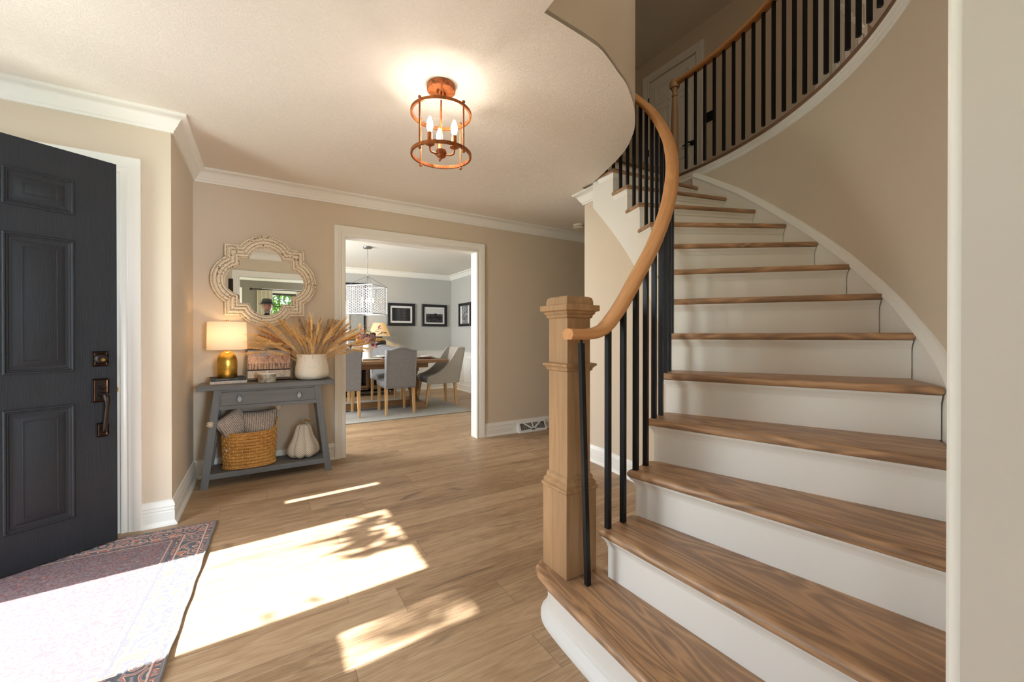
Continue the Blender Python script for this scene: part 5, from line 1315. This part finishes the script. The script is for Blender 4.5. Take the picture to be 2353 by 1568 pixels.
petal('petal_mauve',['#6b3a45','#a9747c','#c8a79a']); petal('petal_green',['#7d7d52','#b9b58c','#cfa9a4']); petal('petal_plum',['#3b1b28','#5d2c3c','#7c4350']); petal('leaf_orange',['#a8560f','#cf7a1c','#e09a38']); petal('leaf_burgundy',['#5d1022','#861a33','#a5344a'])
PX,PY,PZ=1.345,6.42,TZ+.27
rq=random.Random(21)
def bloom(label,p,r,mat):
    b=thing('hydrangea_bloom',label,'flower',p)
    m=MB(); k=int(170)
    for i in range(k):
        z=1-2*(i+.5)/k; a=i*2.39996; q=Vector((math.sqrt(1-z*z)*math.cos(a),math.sqrt(1-z*z)*math.sin(a),z))
        c=q*r*rq.uniform(.82,1.06); u=q.orthogonal().normalized(); w_=q.cross(u); g_=rq.uniform(0,6.28); s=r*.16
        for h_ in (0,PI/2):
            d=u*math.cos(g_+h_)+w_*math.sin(g_+h_); e=q.cross(d)
            m.add(([tuple(c-d*s-e*s*.35),tuple(c+d*s-e*s*.35),tuple(c+d*s+e*s*.35+q*s*.4),tuple(c-d*s+e*s*.35+q*s*.4)],[(0,1,2,3)]))
    m.add(sphere((0,0,0),r*.85,14,8))
    build('petals',m,mat,b,smooth=False)
    v0=Vector((PX,PY,PZ-.13))-Vector(p); build('stem',tube([(0,0,-r*.6),tuple(v0)],.003,5),M['stem_straw'],b)
bloom('pale green hydrangea bloom at the top of the pitcher bouquet',(PX+.01,PY+.0,PZ+.125),.052,M['petal_green'])
bloom('mauve hydrangea bloom low at the front centre of the pitcher bouquet',(PX-.005,PY-.06,PZ+.035),.056,M['petal_mauve'])
bloom('dusty pink hydrangea bloom at the left of the pitcher bouquet',(PX-.095,PY-.01,PZ+.080),.050,M['petal_mauve'])
bloom('mauve green hydrangea bloom at the right of the pitcher bouquet',(PX+.062,PY-.02,PZ+.072),.052,M['petal_mauve'])
bloom('dark plum bloom in the heart of the pitcher bouquet',(PX-.02,PY-.035,PZ+.090),.040,M['petal_plum'])
bloom('dark plum bloom right of the pale green hydrangea',(PX+.09,PY+.02,PZ+.115),.036,M['petal_plum'])
def leafspray(label,tip,mat,n,sz,bendz=.0):
    """twig from the pitcher mouth to the tip, carrying pointed leaves"""
    b=thing('leaf_spray',label,'leaves',(PX,PY,PZ-.03)); T=Vector(tip); mid=T*.55+Vector((0,0,abs(T.length)*.12))
    P=smooth_curve([(0,0,-.1),(0,0,0),tuple(mid),tuple(T)],5); build('twig',tube(P,.0018,5),M['gourd_stem'],b)
    m=MB()
    for i in range(n):
        t_=.35+.65*i/(n-1); j=min(len(P)-2,int(t_*(len(P)-1))); c=Vector(P[j]); d=(Vector(P[j+1])-Vector(P[j])).normalized()
        d=(d+Vector((rq.uniform(-.9,.9),rq.uniform(-.6,.6),rq.uniform(-.7,.5)))).normalized(); s=d.orthogonal().normalized(); s=(s+Vector((0,-.6,.2))).normalized().cross(d).normalized(); L=sz*rq.uniform(.75,1.25)
        up_=s.cross(d)*L*.08
        m.add(([tuple(c),tuple(c+d*L*.3+s*L*.20+up_),tuple(c+d*L*.65+s*L*.15+up_),tuple(c+d*L),tuple(c+d*L*.65-s*L*.15+up_),tuple(c+d*L*.3-s*L*.20+up_),tuple(c+d*L*.5)],[(0,1,6),(1,2,6),(2,3,6),(3,4,6),(4,5,6),(5,0,6)]))
    build('leaves',m,mat,b,smooth=False)
LBm,LOm=M['leaf_burgundy'],M['leaf_orange']
leafspray('burgundy leaf spray reaching furthest right across the dining lamp shade',(.25,-.05,.185),LBm,7,.085)
leafspray('burgundy leaf spray arching up to the right of the bouquet',(.16,-.03,.245),LBm,6,.08)
leafspray('thin twig with rust leaves standing tallest in the bouquet',(.055,0,.32),LOm,4,.05)
leafspray('orange leaf spray rising at the upper left of the bouquet',(-.12,0,.255),LOm,7,.07)
leafspray('orange leaf spray pointing furthest left from the bouquet',(-.235,-.03,.105),LOm,9,.085)
leafspray('orange leaves low at the left front of the bouquet',(-.14,-.06,.03),LOm,8,.075)
leafspray('orange leaves at the right front of the bouquet',(.13,-.06,.06),LOm,8,.07)
leafspray('burgundy leaves hanging low at the right of the bouquet',(.10,-.08,-.01),LBm,6,.065)
leafspray('burgundy leaves at the upper left beside the pale bloom',(-.09,-.02,.19),LBm,6,.06)
# chandelier
CHX,CHY=1.30,6.20
ch=thing('chandelier','square perforated white metal chandelier hanging over the dining table','chandelier',(CHX,CHY,C1),rad(-44))
WM=M['white_metal']
build('canopy',lathe([(.001,-.001),(.062,-.001),(.064,-.004),(.060,-.022),(.001,-.026)],32),M['zinc'],ch)
zt1=1.858-C1; zb1=1.451-C1; hs=.200
zr_=[(0,0,-.02)]; L=[(0,0,-.02-i*.006) for i in range(66)]
build('chain',tube(L,[.0055 if (i//2)%2 else .0022 for i in range(len(L))],6),M['zinc'],ch)
zc=-.02-.006*65
build('chain_loop',tube([(.014*math.cos(a),0,zc-.012+.014*math.sin(a)) for a in [2*PI*k/14 for k in range(14)]],.003,6,closed=True),M['zinc'],ch)
for sx in (-1,1):
    for sy in (-1,1):
        L=[tuple(Vector((0,0,zc-.02)).lerp(Vector((sx*hs,sy*hs,zt1)),i/44)) for i in range(45)]
        build('hanging_chain',tube(L,[.004 if (i//2)%2 else .0018 for i in range(45)],5),M['zinc'],ch)
def hexpanel():
    m={}; v=[];f=[]
    pitch=.037; R_=pitch/math.sqrt(3); rin_=R_*.80; W_=hs*2-.018; H_=zt1-zb1-.018
    def vid(p):
        k=(round(p[0]*20000),round(p[1]*20000))
        if k not in m: m[k]=len(v); v.append((p[0],0,p[1]))
        return m[k]
    cols=int(W_/(1.5*R_))+1; 
    for ci in range(cols+1):
        cx=-W_/2+ci*1.5*R_
        if abs(cx)>W_/2-.004: continue
        for rj in range(-1,int(H_/pitch)+2):
            cz=-H_/2+rj*pitch+(pitch/2 if ci%2 else 0)
            if abs(cz)>H_/2-.004: continue
            o=[vid((cx+R_*math.cos(PI/3*k),cz+R_*math.sin(PI/3*k))) for k in range(6)]
            nn_=[]
            for k in range(12):
                a=PI/6*k; v.append((cx+rin_*math.cos(a),0,cz+rin_*math.sin(a))); nn_.append(len(v)-1)
            for k in range(6):
                a,b=o[k],o[(k+1)%6]; i0,i1,i2=nn_[2*k],nn_[2*k+1],nn_[(2*k+2)%12]
                f.append((a,i0,i1)); f.append((a,i1,b)); f.append((b,i1,i2))
    return v,f
hp_=hexpanel()
for k in range(4):
    o=build('perforated_panel',hp_,WM,ch,loc=(hs*math.sin(rad(90*k)),-hs*math.cos(rad(90*k)),(zt1+zb1)/2),rot=(0,0,rad(90*k)),smooth=False)
    s=o.modifiers.new('thick','SOLIDIFY'); s.thickness=.003
m=MB()
for sx in (-1,1):
    for sy in (-1,1): m.add(box(sx*hs-.006,sx*hs+.006,sy*hs-.006,sy*hs+.006,zb1,zt1))
for z in (zb1,zt1):
    for s in (-1,1): m.add(box(-hs,hs,s*hs-.005,s*hs+.005,z-.007,z+.007)); m.add(box(s*hs-.005,s*hs+.005,-hs,hs,z-.007,z+.007))
build('frame',m,WM,ch,smooth=False)
build('centre_stem',tube([(0,0,zc-.02),(0,0,zb1+.02)],.005,8),M['zinc'],ch)
for k in range(4):
    a=rad(45+90*k); x,y=.075*math.cos(a),.075*math.sin(a)
    ar=build('candle_arm',tube(smooth_curve([(0,0,zb1+.05),(x*.6,y*.6,zb1+.03),(x,y,zb1+.06),(x,y,zb1+.09)],3),.004,6),M['zinc'],ch)
    build('candle_sleeve',cyl((x,y),.011,zb1+.09,zb1+.17,14),M['ceramic_white'],ar)
    build('candle_bulb',lathe([(.001,zb1+.17),(.008,zb1+.172),(.014,zb1+.195),(.010,zb1+.225),(.001,zb1+.245)],12,(x,y)),M['bulb_chandelier'],ar)
# buffet
bf=thing('buffet','dark wood buffet cabinet against the far dining room wall','cabinet',(.95,8.02,0))
WB=M['dark_buffet']; hw_=1.20
build('top',box(-hw_-.03,hw_+.03,-.23,.23,.825,.86),WB,bf,smooth=False,bevel=.003)
m=MB(); m.add(box(-hw_,hw_,.19,.21,.12,.825)); m.add(box(-hw_,hw_,-.21,.21,.10,.13)); m.add(box(-hw_,-hw_+.03,-.21,.21,.1,.825)); m.add(box(hw_-.03,hw_,-.21,.21,.1,.825)); m.add(box(-hw_,hw_,-.19,.19,.44,.455)); m.add(box(-hw_,hw_,-.21,-.19,.70,.825)); m.add(box(-hw_,hw_,-.21,-.19,.10,.16))
for x in (-.72,-.24,.24,.72): m.add(box(x-.02,x+.02,-.21,.19,.13,.70))
build('carcass',m,WB,bf,smooth=False)
for x0,x1 in ((-1.17,-.74),(-.70,-.26),(-.22,.22),(.26,.70),(.74,1.17)):
    d_=build('door',sweep([(x0,-.212,.165),(x0,-.212,.695),(x1,-.212,.695),(x1,-.212,.165)],(0,-1,0),[(0,0),(0,.018),(-.045,.018),(-.045,0)],closed=True) ,WB,bf,smooth=False)
    build('glass',box(x0+.04,x1-.04,-.214,-.211,.20,.66),M['clear_glass'],d_,smooth=False); build('knob',sphere((x1-.022,-.240,.43),.010,10,8),M['bronze_dark'],d_)
for x in (-hw_+.05,hw_-.05):
    for y in (-.18,.18): build('leg',box(x-.03,x+.03,y-.03,y+.03,0,.10),WB,bf,smooth=False)
# buffet lamp
bl=thing('buffet_lamp','black jar lamp with lit cream shade on the buffet','lamp',(1.885,7.98,.8605))
t=NT('black_glaze'); M['black_glaze']=t.set(srgb('#1c1b1a'),.3)
build('base',lathe([(.001,0),(.075,0),(.08,.01),(.115,.07),(.132,.13),(.128,.175),(.105,.205),(.062,.225),(.058,.245),(.064,.252),(.064,.262),(.001,.264)],36),M['black_glaze'],bl,ang=60)
build('stem',cyl((0,0),.010,.262,.30,12),M['bronze_dark'],bl)
sh=build('lamp_shade',lathe([(.210,.262),(.108,.520)],48),M['shade_cream'],bl,ang=60)
me=sh.data; bm=bmesh.new(); bm.from_mesh(me); bmesh.ops.delete(bm,geom=[f for f in bm.faces if len(f.verts)>4],context='FACES_ONLY'); bm.to_mesh(me); bm.free()
s=sh.modifiers.new('thick','SOLIDIFY'); s.thickness=.002
build('bulb',sphere((0,0,.37),.026,14,10),M['bulb_buffet'],bl)
cs_=thing('cake_stand','wooden cake stand with glass dome on the buffet behind the bouquet','cake stand',(1.36,7.97,.8605))
build('pedestal',lathe([(.001,0),(.065,0),(.06,.012),(.022,.03),(.02,.07),(.05,.092),(.001,.092)],28),M['black_glaze'],cs_)
build('plate',lathe([(.001,.092),(.155,.092),(.158,.098),(.155,.110),(.001,.110)],36),plain('mahogany','#6e2f22',.4),cs_)
dm=build('glass_dome',lathe([(.115,.1105),(.118,.1105),(.119,.17),(.105,.215),(.06,.238),(.001,.243),(.001,.239),(.058,.234),(.102,.212),(.116,.17),(.115,.1105)],36),M['clear_glass'],cs_,ang=60)
build('dome_knob',sphere((0,0,.258),.014,12,8),M['clear_glass'],dm)
# wall art
def photo(name,kind):
    t=NT(name); v=t.coord(); n=t.noise(v,18,5,.75,.6); sp=t.n('SeparateXYZ'); t.l(t.n('TexCoord').outputs['Object'],sp.inputs[0]); x,z=sp.outputs[0],sp.outputs[2]
    if kind==0:
        a=t.math('ABSOLUTE',t.math('SUBTRACT',t.math('ABSOLUTE',x),.05)); g=t.math('SUBTRACT',.62,t.math('MULTIPLY',a,6.0)); g=t.math('MULTIPLY',g,t.math('ADD',n,.35)); g=t.math('ADD',t.math('MULTIPLY',g,.5),t.math('MULTIPLY',t.math('LESS_THAN',t.math('FRACT',t.math('MULTIPLY',z,17.0)),.16),-.12))
        c=t.ramp(g,[(.05,srgb('#161617')),(.3,srgb('#47474a')),(.6,srgb('#a5a5a8'))])
    elif kind==1:
        g=t.math('ADD',t.math('MULTIPLY',n,.5),t.math('MULTIPLY',t.math('GREATER_THAN',z,.035),.45)); c=t.ramp(g,[(.22,srgb('#1a1a1c')),(.42,srgb('#77777a')),(.7,srgb('#c9c9c8'))])
    else:
        c=t.ramp(t.noise(v,26,5,.8,1.0),[(.40,srgb('#171718')),(.52,srgb('#7b7b7d')),(.62,srgb('#d5d5d4'))])
    M[name]=t.set(c,.6); return t.m
photo('photo_barrels',0); photo('photo_truck',1); photo('photo_garden',2)
def frame(label,loc,rz,w,h,iw,ih,mat):
    f_=thing('framed_photo',label,'picture',loc,rz)
    build('frame',sweep([(-w/2,0,-h/2),(-w/2,0,h/2),(w/2,0,h/2),(w/2,0,-h/2)],(0,-1,0),[(0,-.004),(0,.028),(-.006,.032),(-.050,.026),(-.056,.014),(-.056,-.004)],closed=True),M['black_frame'],f_)
    build('mat_board',box(-w/2+.04,w/2-.04,-.008,-.002,-h/2+.04,h/2-.04),M['mat_white'],f_,smooth=False)
    build('print',box(-iw/2,iw/2,-.0105,-.0085,-ih/2,ih/2),mat,f_,smooth=False)
    return f_
DW_Y=DY-.001
frame('black-framed photo of barrels, left of the two on the far grey wall',(2.395,DW_Y,1.570),0,.565,.458,.375,.265,M['photo_barrels'])
ft_=frame('black-framed photo of an old vehicle, right of the two on the far grey wall',(3.108,DW_Y,1.567),0,.560,.467,.375,.300,M['photo_truck'])
m=MB(); m.add(prism([(-.16,-.06),(-.16,-.02),(-.02,-.015),(.0,.045),(.05,.045),(.06,-.005),(.15,-.01),(.17,-.06)],0,.001)); m.add(cyl((-.11,-.06),.032,0,.0012,20)); m.add(cyl((.10,-.06),.036,0,.0012,20))
m.v=[(x,-.0108-z,y) for x,y,z in m.v]; build('truck_image',m,M['black_frame'],ft_,smooth=False)
frame('black-framed garden photo on the right dining wall',(DX-.001,7.545,1.565),rad(-90),.560,.475,.30,.36,M['photo_garden'])
wm=thing('dining_mirror','black-framed wall mirror over the buffet partly hidden behind the chandelier','mirror',(1.30,DW_Y,1.60))
build('frame',sweep([(-.39,0,-.55),(-.39,0,.55),(.39,0,.55),(.39,0,-.55)],(0,-1,0),[(0,-.004),(0,.024),(-.034,.024),(-.034,-.004)],closed=True),M['black_frame'],wm)
build('glass',box(-.36,.36,-.008,-.003,-.52,.52),M['mirror_glass'],wm,smooth=False)
ol=thing('wall_outlet','white electrical outlet low on the right dining wainscot','outlet',(DX-.008,7.33,.42),rad(-90)); build('plate',box(-.035,.035,-.006,0,-.057,.057),M['ceramic_white'],ol,bevel=.002); build('socket',box(-.017,.017,-.008,-.006,-.035,.035),M['mat_white'],ol)
# ============================================================ the photographer, seen in the mirror
plain('skin','#b9826a',.55); plain('cloth_black','#1f2023',.85); plain('trouser_dark','#2b2d33',.85); plain('hat_felt','#4a463f',.9); plain('beard_grey','#8d867e',.9); plain('shoe_black','#1a1a1a',.4); plain('eye_dark','#241c18',.3)
pe=thing('person','man in a dark jacket and brimmed hat reflected in the wall mirror','person',(.045,-.40,0))
def skinned(name,pts,edges,rad_,mat,parent,root=0,sub=2):
    me=bpy.data.meshes.new(name); me.from_pydata(pts,edges,[]); me.materials.append(mat)
    o=bpy.data.objects.new(name,me); COL.objects.link(o); o.parent=parent
    s=o.modifiers.new('skin','SKIN'); s.use_smooth_shade=True; sv=me.skin_vertices[0].data if me.skin_vertices else None
    if sv is None:
        bm=bmesh.new(); bm.from_mesh(me); bm.verts.layers.skin.verify(); bm.to_mesh(me); bm.free(); sv=me.skin_vertices[0].data
    for i,r in enumerate(rad_): sv[i].radius=r if isinstance(r,tuple) else (r,r); sv[i].use_root=(i==root)
    u=o.modifiers.new('sub','SUBSURF'); u.levels=sub; u.render_levels=sub; return o
H=.93
pts=[(0,0,.90),(0,0,1.02),(0,0,1.16),(0,.01,1.28),(0,.02,1.375),(0,.035,1.43),(0,.045,1.50),
 (-.10,.015,1.36),(-.185,.015,1.345),(-.235,.0,1.16),(-.235,.03,1.06),(-.20,.18,.96),
 (.10,.015,1.36),(.185,.015,1.345),(.235,.0,1.16),(.235,.03,1.06),(.20,.18,.96),
 (-.09,0,.85),(-.10,.01,.66),(-.105,.015,.48),(-.11,-.01,.28),(-.115,-.02,.10),
 (.09,0,.85),(.10,.01,.66),(.105,.015,.48),(.11,-.01,.28),(.115,-.02,.10)]
ed=[(0,1),(1,2),(2,3),(3,4),(4,5),(5,6),(4,7),(7,8),(8,9),(9,10),(10,11),(4,12),(12,13),(13,14),(14,15),(15,16),(0,17),(17,18),(18,19),(19,20),(20,21),(0,22),(22,23),(23,24),(24,25),(25,26)]
rd_=[(.155,.115),(.145,.11),(.155,.12),(.165,.125),(.12,.10),(.055,.055),(.052,.055),.085,.070,.048,.044,.032,.085,.070,.048,.044,.032,.10,.085,.062,.056,.042,.10,.085,.062,.056,.042]
body=skinned('body',pts,ed,rd_,M['cloth_black'],pe)
for s in (-1,1):
    b=Vector((s*.20,.18,.96)); 
    def Q(x,y,z): return (b.x+s*x,b.y+y,b.z+z)
    P=[Q(0,0,0),Q(0,.045,-.018),Q(-.012,.085,-.03)]; E=[(0,1),(1,2)]; Rr=[.026,(.034,.018),(.036,.015)]
    for k,(off,L) in enumerate(((-.028,.066),(-.010,.075),(.010,.070),(.028,.055))):
        i=len(P); P+= [Q(off-.012,.105,-.034),Q(off-.012,.105+L*.45,-.044),Q(off-.012,.105+L*.8,-.062)]; E+=[(2,i),(i,i+1),(i+1,i+2)]; Rr+=[.0095,.0085,.007]
    i=len(P); P+=[Q(-.040,.045,-.02),Q(-.058,.075,-.028),Q(-.064,.10,-.036)]; E+=[(1,i),(i,i+1),(i+1,i+2)]; Rr+=[.012,.010,.008]
    skinned('hand',P,E,Rr,M['skin'],pe,0,1)
    build('shoe',[(x*.052+s*.115,y*.135+.03,max(0,z*.055+.045)) for x,y,z in sphere((0,0,0),1,16,10)[0]] and ([(x*.052+s*.115,y*.135+.03,max(0,z*.055+.045)) for x,y,z in sphere((0,0,0),1,16,10)[0]],sphere((0,0,0),1,16,10)[1]),M['shoe_black'],pe)
# head: z 1.47 .. 1.70
def headv(p):
    x,y,z=p; w=.074*(1-.28*max(0,-z)**1.6); d=.095
    X=x*w; Y=y*d*(1-.12*max(0,-z)); Z=z*.118
    if y>.2: 
        Y+= .016*math.exp(-((x/.22)**2))*math.exp(-(((z+.12)/.20)**2))      # nose
        Y-= .010*math.exp(-(((abs(x)-.42)/.20)**2))*math.exp(-(((z-.12)/.13)**2))  # eye sockets
        Y+= .005*math.exp(-((x/.4)**2))*math.exp(-(((z+.75)/.15)**2))
    return (X,Y+.06,Z+1.60)
sv_,sf_=sphere((0,0,0),1,40,30); hd_=build('head',([headv(p) for p in sv_],sf_),M['skin'],pe,ang=180)
for s in (-1,1):
    build('ear',([(s*.074+x*.010,.055+y*.018,1.60+z*.030) for x,y,z in sphere((0,0,0),1,12,8)[0]],sphere((0,0,0),1,12,8)[1]),M['skin'],hd_)
    build('eye',sphere((s*.030,.132,1.614),.0105,12,8),M['eye_dark'],hd_)
build('beard',([(x*.050,.118+y*.030,1.515+z*.034) for x,y,z in sphere((0,0,0),1,20,12)[0]],sphere((0,0,0),1,20,12)[1]),M['beard_grey'],hd_)
build('mouth',tube([(-.024,.150,1.538),(0,.156,1.540),(.024,.150,1.538)],.0045,6),plain('lips','#8a5148',.5),hd_)
hat=build('hat',lathe([(.001,1.735),(.045,1.742),(.070,1.735),(.083,1.70),(.090,1.655),(.092,1.648),(.128,1.640),(.130,1.644),(.094,1.654),(.001,1.654)],36,(0,.055),1,1.12),M['hat_felt'],pe,ang=60)
build('hat_band',lathe([(.091,1.655),(.0925,1.656),(.089,1.675),(.087,1.675)],36,(0,.055),1,1.12),M['cloth_black'],hat)
build('collar',lathe([(.062,1.40),(.072,1.40),(.070,1.46),(.060,1.46)],24,(0,.03)),M['cloth_black'],pe)
